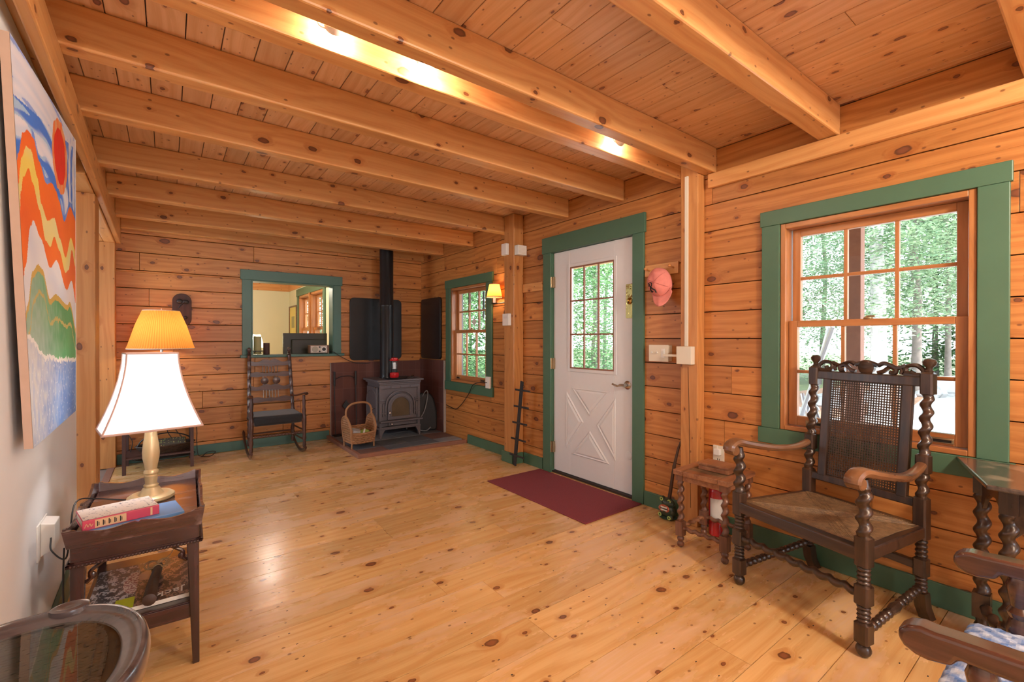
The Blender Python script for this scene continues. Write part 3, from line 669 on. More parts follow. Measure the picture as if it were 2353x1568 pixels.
# ------------------------------------------------------------------ pass-through opening + second room
r = empty('window_5'); struct(r, 'green framed pass-through opening in the back wall')
a, b, z0, z1 = PASS
mb = MB(); mb.mat('teal_paint'); mb.box((.668, YB - .022, z0), (a - .0, YB - .0006, z1)); mb.box((b, YB - .022, z0), (1.757, YB - .0006, z1)); mb.box((.652, YB - .026, z1), (1.774, YB - .0006, z1 + .112))
mb.box((a, YB - .022, z0), (a + .014, YB + .15, z1)); mb.box((b - .014, YB - .022, z0), (b, YB + .15, z1)); mb.box((a + .014, YB - .022, z1 - .014), (b - .014, YB + .15, z1)); mb.build('casing', parent=r, bevel=.003, smooth=False)
mb = MB(); mb.box((.648, YB - .05, z0 - .03), (1.79, YB - .0006, z0)); mb.box((a, YB - .001, z0 - .03), (b, YB + .16, z0)); mb.build('sill', 'teal_paint', r, bevel=.004, smooth=False)
mb = MB(); Y2 = YB + .17
mb.box((-1.6, 10.8, -.1), (2.2, 10.9, 2.27)); mb.box((-1.6, 6.0, -.1), (-1.5, 10.9, 2.7)); struct(mb.build('wall_kitchen', 'cream_wall', smooth=False))
mb = MB()
for (p, q, z_, zz) in ((6.13, 8.05, 0, 2.27), (9.85, 10.8, 0, 2.27), (8.05, 9.85, 0, .75), (8.05, 9.85, 2.10, 2.27)): mb.box((2.1, p, z_), (2.2, q, zz))
struct(mb.build('wall_kitchen', 'cream_wall', smooth=False))
mb = MB(); mb.box((-1.6, 10.78, 2.27), (2.2, 10.9, 2.6)); mb.box((2.08, 6.0, 2.27), (2.2, 10.8, 2.6)); struct(mb.build('trim_60', 'pine_beam_x', smooth=False), 'pine band above the pale walls beyond the opening')
mb = MB(); mb.box((-1.6, 6.1, 2.6), (2.2, 10.9, 2.65)); struct(mb.build('ceiling', 'pine_ceiling', smooth=False))
mb = MB(); mb.box((-1.6, 6.1, -.1), (2.2, 10.9, -.02)); struct(mb.build('floor', 'pine_floor', smooth=False))
mb = MB(); mb.box((-1.6, 6.062, -.1), (.74, 6.11, 2.65)); mb.box((1.69, 6.062, -.1), (2.2, 6.11, 2.65)); mb.box((.74, 6.062, -.1), (1.69, 6.11, 1.03)); mb.box((.74, 6.062, 1.94), (1.69, 6.11, 2.65)); struct(mb.build('wall_kitchen', 'cream_wall', smooth=False))
r = empty('window_6'); struct(r, 'pair of double-hung windows seen through the pass-through')
mb = MB(); mb.box((2.075, 9.852, .75), (2.099, 9.97, 2.1)); mb.box((2.075, 7.93, .75), (2.099, 8.048, 2.1)); mb.box((2.07, 7.9, 2.1), (2.099, 10.0, 2.24)); mb.box((2.07, 7.9, .62), (2.099, 10.0, .75)); mb.build('casing', 'green_paint', r, smooth=False, bevel=.003)
for (p, q) in ((8.05, 8.91), (8.99, 9.85)):
    mb = MB(); mb.box((2.09, p, .75), (2.24, p + .04, 2.1)); mb.box((2.09, q - .04, .75), (2.24, q, 2.1)); mb.box((2.09, p, 2.06), (2.24, q, 2.1)); mb.box((2.09, p, .75), (2.24, q, .79))
    if p < 8.5: mb.box((2.07, 8.91, .75), (2.24, 8.99, 2.1))
    mb.build('frame', 'fir_sash_z', r, smooth=False)
    sash(r, 2.20, p + .04, q - .04, 1.42, 2.06, 3, 2, name='upper_sash'); sash(r, 2.16, p + .04, q - .04, .79, 1.46, 3, 2, name='lower_sash')
# ------------------------------------------------------------------ hearth, shields, wall plates
h = empty('hearth', (2.2, 5.3, 0), 0, 'low grey slate tile hearth with brown wooden edging under the stove', 'hearth')
def inv(o, p): o.location = (-p[0], -p[1], -p[2])
mb = MB(); mb.prism([(1.575, 4.75), (2.856, 4.69), (2.856, 4.73), (1.615, 4.79), (1.615, 5.94), (1.575, 5.94)], .0005, .043, 'XY'); o = mb.build('edging', 'porch_post_wood', h, bevel=.003, smooth=False); inv(o, (2.2, 5.3, 0))
mb = MB(); mb.box((1.616, 4.80, .0005), (2.856, 5.94, .034)); mb.mat('grout'); mb.mats = ['grout']; o = mb.build('grout_bed', parent=h, smooth=False); inv(o, (2.2, 5.3, 0))
mb = MB(); R = random.Random(5); xs = [1.62, 1.93, 2.24, 2.55, 2.852]; ysl = [4.80, 4.98, 5.29, 5.60, 5.935]
for j in range(4):
    for i in range(4):
        mt = R.choice(['slate_a', 'slate_a', 'slate_b']);
        if (i, j) in ((0, 0), (3, 1)): mt = 'slate_c'
        if (i, j) in ((1, 0), (2, 1)): mt = 'slate_b'
        mb.mat(mt); mb.box((xs[i] + .004, ysl[j] + .004, .034), (xs[i + 1] - .004, ysl[j + 1] - .004, .040))
o = mb.build('slate_tiles', parent=h, bevel=.0015, smooth=False); inv(o, (2.2, 5.3, 0))
mb = MB(); mb.mat('brick_shield'); mb.box((1.63, 5.925, .041), (2.845, 5.955, .95)); mb.mat('grout'); mb.box((1.624, 5.926, .041), (1.6295, 5.954, .95)); o = tag(mb.build('heat_shield', smooth=False), 'dark red brick-pattern heat shield behind the stove on the back wall', 'heat shield')
mb = MB(); mb.mat('brick_shield'); mb.box((2.846, 5.245, .041), (2.872, 5.954, .97)); mb.mat('grout'); mb.box((2.842, 5.232, .041), (2.873, 5.2445, .97)); tag(mb.build('heat_shield', smooth=False), 'brick-pattern heat shield with pale edge on the right wall', 'heat shield')
mb = MB(); mb.prism(rrect(.70, .81, .055), -.012, .012, 'XZ'); tag(mb.build('heat_plate', 'pipe_black', loc=(2.215, 5.938, 1.378), bevel=.004), 'large black rounded metal plate on the back wall behind the stovepipe', 'metal plate')
mb = MB(); mb.prism(rrect(.56, .82, .04), -.012, .012, 'YZ'); tag(mb.build('heat_plate', 'pipe_black', loc=(2.855, 5.615, 1.392), bevel=.004), 'black rounded metal plate on the right wall beside the small window', 'metal plate')

# ------------------------------------------------------------------ wood stove
S = empty('wood_stove', (2.29, 5.34, .0405), 0, 'grey cast iron wood stove with arched glass door on the slate hearth', 'stove')
w, dp = .265, .44     # half width, depth; front at y=0 going back
mb = MB(); mb.box((-w + .012, .012, .14), (w - .012, dp, .665)); body = mb.build('firebox', 'stove_iron', S, bevel=.006, smooth=False)
mb = MB(); mb.prism([(-w - .035, -.045), (w + .035, -.045), (w + .035, dp + .03), (-w - .035, dp + .03)], .690, .712, 'XY'); mb.box((-w - .01, -.02, .665), (w + .01, dp + .01, .690)); mb.build('top_plate', 'stove_iron', S, bevel=.006, smooth=False)
mb = MB(); mb.box((-w, -.012, .12), (w, .012, .14)); mb.box((-w - .004, -.02, .105), (w + .004, dp, .13)); mb.build('base_rail', 'stove_iron', S, bevel=.005, smooth=False)
# front moulding: pilasters, frieze, arch
mb = MB(); mb.box((-w, -.01, .14), (-w + .035, .012, .665)); mb.box((w - .035, -.01, .14), (w, .012, .665)); mb.box((-w, -.008, .60), (w, .012, .665))
for i in range(4): mb.box((-w + .02 + i * .125, -.014, .606), (-w + .137 + i * .125, -.004, .632))
mb.box((-w, -.022, .648), (w, .0, .660))
for sx in (-1, 1):
    for zz in (.46, .435, .30): mb.box((sx * (w - .002), -.018, zz), (sx * (w - .075), .0, zz + .012))
    mb.box((sx * (w - .04), -.016, .26), (sx * (w - .062), .0, .42))
mb.build('front_moulding', 'stove_iron', S, bevel=.003, smooth=False)
def arch(r_out, r_in, zb, cz, y0_, y1_, n=16):
    po = [(-r_out, zb)] + [(-r_out * cos(pi * i / n), cz + r_out * sin(pi * i / n)) for i in range(n + 1)] + [(r_out, zb)]
    pi_ = [(-r_in, zb)] + [(-r_in * cos(pi * i / n), cz + r_in * sin(pi * i / n)) for i in range(n + 1)] + [(r_in, zb)]
    m_ = len(po); v = [(p[0], y0_, p[1]) for p in po] + [(p[0], y0_, p[1]) for p in pi_] + [(p[0], y1_, p[1]) for p in po] + [(p[0], y1_, p[1]) for p in pi_]
    f = []
    for i in range(m_ - 1):
        f += [(i, i + 1, m_ + i + 1, m_ + i), (2 * m_ + i, 3 * m_ + i, 3 * m_ + i + 1, 2 * m_ + i + 1), (i, 2 * m_ + i, 2 * m_ + i + 1, i + 1), (m_ + i, m_ + i + 1, 3 * m_ + i + 1, 3 * m_ + i)]
    f += [(0, m_, 3 * m_, 2 * m_), (m_ - 1, 3 * m_ - 1, 4 * m_ - 1, 2 * m_ - 1)]
    return v, f
mb = MB(); mb.add(*arch(.195, .178, .275, .385, -.02, .0)); mb.build('arch_moulding', 'stove_iron', S, bevel=.003)
mb = MB(); mb.add(*arch(.165, .118, .262, .375, -.028, .0)); mb.box((-.165, -.028, .225), (.165, .0, .262)); mb.add(*arch(.14, .13, .262, .375, -.034, -.02)); dr = mb.build('glass_door', 'stove_iron', S, bevel=.003)
mb = MB(); n = 16; mb.prism([(-.119, .262)] + [(-.119 * cos(pi * i / n), .375 + .119 * sin(pi * i / n)) for i in range(n + 1)] + [(.119, .262)], -.012, -.002, 'XZ'); mb.build('fire_glass', 'stove_glass', dr, smooth=False)
mb = MB(); mb.lathe((-.148, -.028, .31), (-.148, -.06, .31), [(0, .006), (.012, .006), (.02, .012), (.03, .012), (.033, .004)], 10); mb.lathe((-.148, -.045, .335), (-.148, -.045, .295), [(0, .004), (.01, .011), (.03, .009), (.04, .003)], 10); mb.build('door_knob', 'nickel', dr)
mb = MB(); mb.prism([(-w - .01, -.075), (w + .01, -.075), (w + .02, .0), (-w - .02, .0)], .200, .218, 'XY'); mb.build('ash_lip', 'stove_iron', S, bevel=.006, smooth=False)
mb = MB(); mb.box((-.155, -.014, .15), (.15, .0, .192)); ad = mb.build('ash_drawer', 'stove_iron', S, bevel=.004, smooth=False)
mb = MB(); mb.lathe((-.12, -.014, .175), (-.12, -.05, .17), [(0, .006), (.015, .006), (.022, .012), (.032, .011), (.036, .003)], 10); mb.build('ash_knob', 'nickel', ad)
mb = MB(); mb.box((-w - .012, .05, .20), (-w + .01, dp - .05, .62)); mb.tube(spline([(-w - .014, .06, .22), (-w - .014, .06, .48), (-w - .014, .13, .56), (-w - .014, .22, .58), (-w - .014, .31, .56), (-w - .014, .38, .48), (-w - .014, .38, .22)]), .008, 6)
sd = mb.build('side_door', 'stove_iron', S, bevel=.003)
mb = MB(); mb.lathe((-w - .012, .1, .36), (-w - .05, .1, .36), [(0, .005), (.02, .006), (.03, .012), (.038, .008)], 8); mb.build('side_knob', 'nickel', sd)
mb = MB(); mb.lathe((-w, .06, .62), (-w - .05, .04, .62), [(0, .005), (.03, .005), (.036, .010), (.05, .008)], 8); mb.build('damper_handle', 'nickel', S)
mb = MB(); mb.tube([(-w + .004, .02, .23), (-w - .03, -.01, .2), (-w - .035, -.02, .16)], [.004, .003, .006], 6); mb.build('air_lever', 'nickel', S)
for sx in (-1, 1):
    for yy, bk in ((0, 0), (dp - .05, 1)):
        mb = MB(); c = sx * (w - .02)
        mb.loops([[(c - sx * q[0] * 1, yy + dy, z) for q, dy in (((-.02,), -.02), ((q1,), -.02), ((q1,), .02), ((-.02,), .02))] for z, q1 in ((.118, .055), (.09, .035), (.05, .012), (.0, -.002))])
        mb.build('leg', 'stove_iron', S, bevel=.003, smooth=False)
mb = MB(); mb.box((-w + .05, .12, .085), (w - .05, dp - .02, .09)); mb.build('heat_shelf', 'stove_iron', S, smooth=False)
mb = MB(); mb.tube([(-.20, -.01, .675), (.19, -.012, .681)], .004, 6); mb.build('poker_rod', 'old_brass', S)
# stovepipe
mb = MB(); mb.lathe((0, 0, 0), (0, 0, 1.6), [(0, .088), (.01, .0885), (.02, .0845), (.05, .084), (.9, .084), (.905, .087), (.93, .087), (.935, .084), (1.7505, .084)], 28)
mb.lathe((0, 0, 1.735), (0, 0, 1.75), [(0, .10), (.0145, .10)], 28); mb.box((-.004, -.087, .1), (.004, -.083, 1.73))
tag(mb.build('stovepipe', 'pipe_black', loc=(2.222, 5.60, .7535)), 'black round stovepipe rising from the stove to the ceiling', 'stovepipe')
mb = MB(); mb.lathe((0, 0, 0), (0, 0, .1), [(0, .07), (.002, .12), (.012, .155), (.015, .157), (.011, .15), (.005, .12), (.004, .02)], 32)
mb.tube([(.14, -.06, .012), (.24, -.08, .014), (.27, -.085, .014)], [.008, .006, .004], 6)
tag(mb.build('griddle_pan', 'black_iron', loc=(2.27, 5.422, .7533)), 'round flat black pan under the red lantern on the stove', 'pan')
mb = MB(); mb.lathe((0, 0, 0), (0, 0, .05), [(0, .012), (.01, .02), (.022, .021), (.03, .012), (.034, .004)], 14); tag(mb.build('stove_knob', 'nickel', loc=(2.515, 5.47, .7533)), 'small shiny round knob lying on the right of the stove top', 'knob')
# lantern
Ln = empty('lantern', (2.25, 5.42, .7695), 0, 'red and clear camping lantern standing on the stove', 'lantern')
mb = MB(); mb.lathe((0, 0, 0), (0, 0, .1), [(0, .05), (.012, .056), (.055, .056), (.062, .05), (.066, .035)], 22); mb.build('base', 'red_gloss', Ln)
mb = MB(); mb.lathe((0, 0, .062), (0, 0, .2), [(0, .036), (.04, .036), (.045, .03)], 20); mb.build('collar', 'black_rubber', Ln)
mb = MB(); mb.lathe((0, 0, .105), (0, 0, .3), [(0, .04), (.03, .046), (.08, .048), (.105, .044)], 20, cap=False); mb.build('globe', 'clear_glass', Ln)
mb = MB(); mb.lathe((0, 0, .105), (0, 0, .3), [(0, .018), (.08, .018)], 12); mb.build('bulb_tube', 'clear_plastic_white', Ln)
mb = MB(); mb.lathe((0, 0, .207), (0, 0, .3), [(0, .05), (.006, .062), (.014, .058), (.022, .045), (.032, .044), (.042, .03), (.044, .012)], 22); mb.build('top_cap', 'red_gloss', Ln)
# fireplace tools
T = empty('fireplace_tools', (1.79, 5.84, .041), 0, 'black iron fireplace tools leaning on the brick shield behind the basket', 'fireplace tools')
mb = MB(); mb.tube([(-.135, 0, .02), (-.135, .03, .62)], .006, 6); mb.tube([(-.135, .03, .62), (-.135, .035, .80)], .013, 8); mb.build('poker', 'black_iron', T)
mb = MB(); mb.tube([(.125, -.01, .02), (.13, .03, .62)], .006, 6); mb.tube([(.13, .03, .62), (.13, .035, .80)], .014, 8); mb.build('tongs', 'black_iron', T)
mb = MB(); mb.tube([(-.01, 0, .02), (0, .01, .37)], .005, 6); mb.prism([(-.045, .37), (0, .44), (.045, .37), (.012, .33), (-.012, .33)], .0, .012, 'XZ'); mb.build('shovel', 'black_iron', T)
mb = MB(); mb.tube(spline([(-.135, .03, .70), (-.06, .035, .735), (0, .035, .74), (.07, .035, .735), (.13, .03, .70)]), .005, 6); mb.build('top_hoop', 'black_iron', T)
mb = MB(); mb.box((-.16, -.04, 0), (.15, .05, .012)); mb.build('base', 'black_iron', T)
# black case right of stove
B = empty('bellows_bag', (2.72, 5.50, .041), radians(-12), 'black rounded case standing between the stove and the right heat shield', 'bag')
mb = MB(); pf = [(-.13, 0), (.13, 0), (.15, .05), (.14, .25), (.10, .42), (.05, .49), (-.07, .50), (-.12, .47), (-.14, .25), (-.145, .05)]
mb.prism(pf, -.045, .045, 'XZ'); mb.build('case_body', 'wrapping_black', B, bevel=.025, seg=4)
mb = MB(); mb.tube(spline([(-.06, -.05, .46), (-.02, -.075, .53), (.01, -.06, .49), (-.04, -.085, .28), (-.13, -.08, .12), (-.12, -.08, .04), (-.02, -.08, .012), (.05, -.06, .05)]), .007, 7); mb.build('hose', 'grey_trim', B)
# wicker basket
K = empty('wicker_basket', (1.722, 5.16, .0405), radians(5), 'brown wicker log basket with arched handle at the left end of the hearth', 'basket')
def sidepanel(sx):
    mb = MB(); n = 14; x0 = sx * .125; pts = []
    prof = [(-.10, .06), (-.11, .12), (-.12, .22), (-.06, .31), (.0, .345), (.06, .33), (.11, .28), (.12, .16), (.11, .06)]
    P = spline([(0, p[0], p[1]) for p in prof], 4)
    bt = [(p[1], p[2]) for p in P]
    def xo(z): return sx * (.125 + .10 * (z - .06))
    for k in range(11):    # woven horizontal rods, clipped to the outline
        z = .065 + k * .026
        ys_ = [q[0] for q, q2 in zip(bt, bt[1:]) if (q[1] - z) * (q2[1] - z) <= 0]
        if len(ys_) < 2: continue
        a0, a1 = min(ys_), max(ys_); L = []
        for i in range(9):
            yy = a0 + (a1 - a0) * i / 8; L.append((xo(z) + (.005 if (i + k) % 2 else -.005), yy, z))
        mb.tube(L, .0125, 6, sx=.7)
    mb.tube([(xo(p[2]), p[1], p[2]) for p in P], .014, 7)
    v = [(xo(p[1]), p[0] * .96, p[1]) for p in bt]; mb.add([(x_ - sx * .004, y_, z_) for x_, y_, z_ in v], [tuple(range(len(v)))])
    mb.build('side_panel', 'wicker', K)
sidepanel(-1); sidepanel(1)
mb = MB()
for k in range(5):
    z = .062 + k * .02; L = []
    for i in range(13): L.append((-.13 + .26 * i / 12, -.115 + (.005 if (i + k) % 2 else -.005) - .02 * sin(pi * i / 12), z))
    mb.tube(L, .0115, 6)
mb.tube([(-.14, -.115, .165), (0, -.14, .155), (.14, -.115, .165)], .014, 7); mb.build('front_panel', 'wicker', K)
mb = MB()
for k in range(8):
    z = .062 + k * .021; mb.tube([(-.13 + .26 * i / 12, .115 + (.005 if (i + k) % 2 else -.005), z) for i in range(13)], .0115, 6)
mb.build('back_panel', 'wicker', K)
mb = MB(); mb.box((-.125, -.11, .05), (.125, .11, .062)); mb.build('bottom', 'wicker', K)
mb = MB(); mb.tube(spline([(-.15, -.0, .33), (-.145, 0, .42), (-.09, 0, .475), (0, 0, .49), (.09, 0, .48), (.14, 0, .43), (.15, 0, .34)]), .0115, 8); mb.build('handle', 'wicker', K)
for sx in (-1, 1):
    for sy in (-1, 1):
        mb = MB(); mb.tube([(sx * .128, sy * .105, .0), (sx * .126, sy * .108, .09)], .010, 8); mb.build('leg', 'wicker', K)
mb = MB(); mb.cbox((0, 0, 0), (.15, .13, .05)); o = tag(mb.build('newspaper', 'grey_paper', bevel=.012, seg=3, loc=(1.69, 5.18, .20)), 'folded grey newspaper in the wicker basket', 'newspaper'); o.rotation_euler = (.2, .25, .3)
for i, (p, m_, lb, rt) in enumerate((((1.665, 5.085, .155), 'green_paper', 'green and white bag lying at the front left inside the basket', (.1, .3, .4)), ((1.78, 5.125, .185), 'green_paper', 'olive green rolled bag leaning at the right inside the basket', (.5, .2, -.4)))):
    mb = MB(); mb.mat(m_); mb.ell((0, 0, 0), (.062, .045, .045), 16, 10); mb.mat('label_white'); mb.tube([(-.022, 0, 0), (-.004, 0, 0)], .0465, 18)
    for q in range(len(mb.v)):
        vx = Vector(mb.v[q]); nz = noise.noise(vx * 40 + Vector((i * 5, 0, 0))) * .008; mb.v[q] = tuple(vx * (1 + nz * 12))
    o = tag(mb.build('kindling_bag', loc=p), lb, 'bag'); o.rotation_euler = rt
mb = MB(); mb.cbox((0, 0, 0), (.13, .09, .012)); tag(mb.build('kindling_box', 'orange_paper', loc=(1.72, 5.12, .112), bevel=.003), 'orange packet at the bottom of the wicker basket', 'packet')
# ------------------------------------------------------------------ rocking chair
RC = empty('rocking_chair', (.93, 5.55, 0), 0, 'dark carved ladder-back rocking chair with black cushion by the back wall', 'rocking chair')
for sx in (-1, 1):
    bx = sx * .222; tx = sx * .205
    p0, p1, p2 = Vector((bx, .20, .07)), Vector((bx, .19, .42)), Vector((tx, .30, 1.06))
    if True:
        mb = MB(); mb.rings_(p0, p1, .019, 5, 10); n = (p2 - p1).normalized(); L = (p2 - p1).length
        pf = [(0, .018), (.02, .022), (.04, .018)]
        q = .08
        while q < L - .05: pf += [(q, .019), (q + .008, .0215), (q + .016, .0185), (q + .06, .0195)]; q += .10
        pf += [(L, .018)]; mb.lathe(p1, p2, pf, 10)
        t = p2; mb.lathe(t, t + n * .1, [(0, .013), (.012, .022), (.022, .012), (.03, .021), (.042, .012), (.055, .020), (.075, .022), (.09, .012), (.095, .003)], 12)
        mb.build('back_post', 'rocker_wood', RC)
    mb = MB(); f0, f1 = Vector((sx * .255, -.215, .07)), Vector((sx * .25, -.215, .64)); L = .57
    mb.lathe(f0, f1, [(0, .014), (.03, .019), (.07, .014), (.10, .022), (.14, .016), (.2, .019), (.27, .024), (.34, .024), (.37, .016), (.40, .022), (.44, .014), (.50, .020), (.53, .014), (.57, .015)], 12); mb.build('front_post', 'rocker_wood', RC)
    mb = MB(); pts = [(sx * .25, .44, .215), (sx * .25, .33, .12), (sx * .25, .2, .055), (sx * .252, .04, .018), (sx * .254, -.1, .014), (sx * .256, -.2, .04), (sx * .257, -.265, .075)]
    P = spline(pts, 5); mb.tube(P, .021, 6, sx=.6); mb.build('rocker', 'rocker_wood', RC)
    mb = MB(); P = spline([(sx * .222, .21, .60), (sx * .24, .1, .605), (sx * .255, -.1, .64), (sx * .262, -.25, .665), (sx * .262, -.285, .655)], 5); mb.tube(P, .016, 8, sx=1.3, sy=.7); mb.build('arm', 'rocker_wood', RC)
    for zz in (.15, .255):
        mb = MB(); mb.tube([(sx * .225, .19, zz), (sx * .255, -.21, zz)], .009, 8); mb.build('side_stretcher', 'rocker_wood', RC)
mb = MB(); mb.rings_((-.25, -.215, .235), (.25, -.215, .235), .014, 16, 10); mb.tube([(-.25, -.215, .235), (.25, -.215, .235)], .010, 8); mb.build('front_stretcher', 'rocker_wood_x', RC)
mb = MB(); mb.tube([(-.22, .19, .2), (.22, .19, .2)], .010, 8); mb.build('back_stretcher', 'rocker_wood_x', RC)
def yb(z): return .19 + (z - .42) * .11 / .64
def slat(z, h_, up, bumps=0):
    mb = MB(); n = 32; top = []; bot = []
    for i in range(n + 1):
        x = -.205 + .41 * i / n; u = abs(i / n - .5) * 2
        a = h_ * (.5 + .25 * (cos(u * pi * 2.0)) * -1 * up); wv = .014 * sin(u * pi * 2.2)
        t = z + h_ * .5 + (wv if up > 0 else -wv * .6); b_ = z - h_ * .5 - (.016 * max(0, cos(u * pi * .9)) if up > 0 else -.004) + wv * .4
        if bumps and u < .42: t += .008 * abs(sin(x * pi / .035))
        top.append((x, t)); bot.append((x, b_))
    poly = top + bot[::-1]; y = yb(z)
    mb.prism(poly, y - .008, y + .008, 'XZ'); mb.build('back_slat', 'rocker_wood_x', RC, smooth=False)
slat(.975, .052, 1, 1); slat(.845, .050, -1); slat(.70, .050, 1); slat(.565, .052, -1)
for zlo, zhi, xs_ in ((.865, .955, [-.075, -.045, -.015, .015, .045, .075]), (.59, .68, [-.075, -.045, -.015, .015, .045, .075]), (.72, .83, [-.075, -.045, .045, .075])):
    for x in xs_:
        mb = MB(); mb.tube([(x, yb(zlo), zlo), (x, yb(zhi), zhi)], .0045, 6); mb.build('spindle', 'rocker_wood', RC)
for sx in (-1, 1):
    mb = MB(); c = Vector((sx * .060, yb(.775), .775)); mb.lathe(c + Vector((0, .008, 0)), c + Vector((0, -.016, 0)), [(0, .038), (.016, .040), (.018, .032), (.02, .034), (.024, .018), (.025, .004)], 20); mb.build('rosette', 'rocker_wood', RC)
mb = MB(); mb.box((-.245, -.23, .355), (.245, .21, .395)); rsf = mb.build('seat_frame', 'rocker_wood_x', RC, bevel=.008)
mb = MB(); nx_, ny_ = 10, 8
vs = []; 
for k, zz in ((0, .392), (1, 1.)):
    pass
mb.prism(rrect(.49, .46, .05), .345, .445, 'XY'); o = mb.build('cushion', 'black_fabric', rsf, bevel=.03, seg=5, loc=(0, -.012, 0)); 
# ------------------------------------------------------------------ items on pass-through sill
def cyl(name, loc, r, h_, mat, label, cat, **kw):
    mb = MB(); mb.lathe((0, 0, 0), (0, 0, h_), [(0, r * .96), (.004, r), (h_ - .004, r), (h_, r * .96)], 24); return tag(mb.build(name, mat, loc=loc, **kw), label, cat)
mb = MB(); mb.lathe((0, 0, 0), (0, 0, .06), [(0, .03), (.004, .045), (.02, .06), (.045, .066), (.047, .064), (.022, .056), (.008, .03)], 24); bw = empty('glass_bowl', (.825, 5.99, 1.0675), 0, 'clear glass bowl holding the olive candle on the pass-through sill', 'bowl'); mb.build('bowl', 'clear_glass', bw)
mb = MB(); mb.lathe((0, 0, .038), (0, 0, .05), [(0, .068), (.008, .068)], 24, cap=False); mb.build('beaded_rim', 'black_iron', bw)
cyl('pillar_candle', (.825, 5.99, 1.077), .041, .205, 'olive_wax', 'tall olive pillar candle standing in the glass bowl', 'candle')
cyl('pillar_candle', (.92, 6.0, 1.0675), .034, .135, 'plaque_wood', 'short brown cylinder candle beside the olive candle', 'candle')
rd = empty('table_radio', (1.50, 5.985, 1.0675), 0, 'walnut cased table radio with round grille on the sill', 'radio')
mb = MB(); mb.box((-.115, -.03, .006), (.115, .07, .105)); rcab = mb.build('cabinet', 'walnut_x', rd, bevel=.004, smooth=False)
mb = MB(); mb.box((-.103, -.033, .012), (.090, -.0305, .099)); mb.build('face_panel', 'radio_face', rcab, smooth=False)
mb = MB(); mb.lathe((-.053, -.033, .055), (-.053, -.037, .055), [(0, .037), (.004, .036)], 24); mb.build('speaker_grille', 'beige_grille', rcab)
mb = MB(); mb.lathe((.05, -.033, .055), (.05, -.04, .055), [(0, .032), (.004, .031)], 24); mb.build('tuning_ring', 'white_plastic', rcab)
mb = MB(); mb.lathe((.05, -.038, .055), (.05, -.052, .055), [(0, .022), (.012, .02), (.014, .015)], 24); mb.build('tuning_dial', 'black_rubber', rcab)
for zz in (.082, .028):
    mb = MB(); mb.lathe((.0, -.033, zz), (.0, -.045, zz), [(0, .010), (.011, .009)], 14); mb.build('knob', 'black_rubber', rcab)
for sx in (-1, 1):
    mb = MB(); mb.cbox((sx * .09, .0, .003), (.02, .05, .006)); mb.build('foot', 'black_rubber', rd)
mb = MB(); mb.tube(spline([(1.615, 5.985, 1.10), (1.66, 5.925, 1.085), (1.72, 5.90, 1.04), (1.84, 5.915, .975), (1.95, 5.915, .935), (2.05, 5.915, .93), (2.12, 5.915, .935)]), .004, 6); tag(mb.build('power_cord', 'black_rubber'), 'black cord running from the radio down behind the stovepipe', 'cord')
mt = empty('television', (1.42, 6.35, .98), 0, 'dark flat television seen from behind through the pass-through', 'television')
mb = MB(); mb.box((-.26, -.02, .05), (.27, .03, .345)); mb.build('housing', 'tv_black', mt, bevel=.006, smooth=False)
mb = MB(); mb.box((-.17, -.055, .04), (.26, -.02, .265)); mb.build('rear_cover', 'tv_black', mt, bevel=.01, smooth=False)
mb = MB(); mb.box((-.1, -.06, .0), (.1, .06, .02)); mb.box((-.03, -.02, .02), (.03, .0, .06)); mb.build('stand', 'tv_black', mt, bevel=.004, smooth=False)
mb = MB(); mb.box((.6, 6.15, .93), (2.0, 6.6, .979)); mb.box((.62, 6.17, -.02), (1.98, 6.58, .93)); tag(mb.build('kitchen_counter', 'cream_wall', smooth=False, bevel=.005), 'pale counter beyond the pass-through carrying the television', 'counter')
pf = empty('picture_frame', (2.098, 10.35, 1.60), 0, 'framed yellow picture on the pale wall beyond the opening', 'picture')
mb = MB(); 
for a_, b_ in (((-.03, -.34, -.34), (0, -.31, .34)), ((-.03, .31, -.34), (0, .34, .34)), ((-.03, -.31, -.34), (0, .31, -.31)), ((-.03, -.31, .31), (0, .31, .34))): mb.box(a_, b_)
mb.build('frame', 'walnut_x', pf, smooth=False, bevel=.004)
mb = MB(); mb.mat('yellow_print'); mb.box((-.015, -.31, -.31), (-.01, .31, .31)); mb.mat('olive_wax'); mb.box((-.017, -.14, -.12), (-.0151, .14, .12)); mb.build('print', parent=pf, smooth=False)
kl = empty('table_lamp', (.95, 7.2, .88), 0, 'white shaded lamp glowing at the left of the room beyond', 'lamp')
mb = MB(); mb.lathe((0, 0, .25), (0, 0, .5), [(0, .13), (.18, .08)], 24, cap=False); mb.build('lamp_shade', 'white_shade', kl)
mb = MB(); mb.lathe((0, 0, 0), (0, 0, .3), [(0, .06), (.02, .05), (.04, .02), (.28, .015)], 14); mb.build('base', 'white_plastic', kl)
mb = MB(); mb.box((.45, 6.9, .0), (1.25, 7.5, .879)); tag(mb.build('side_cabinet', 'cream_wall', smooth=False, bevel=.004), 'pale cabinet under the white lamp beyond the opening', 'cabinet')
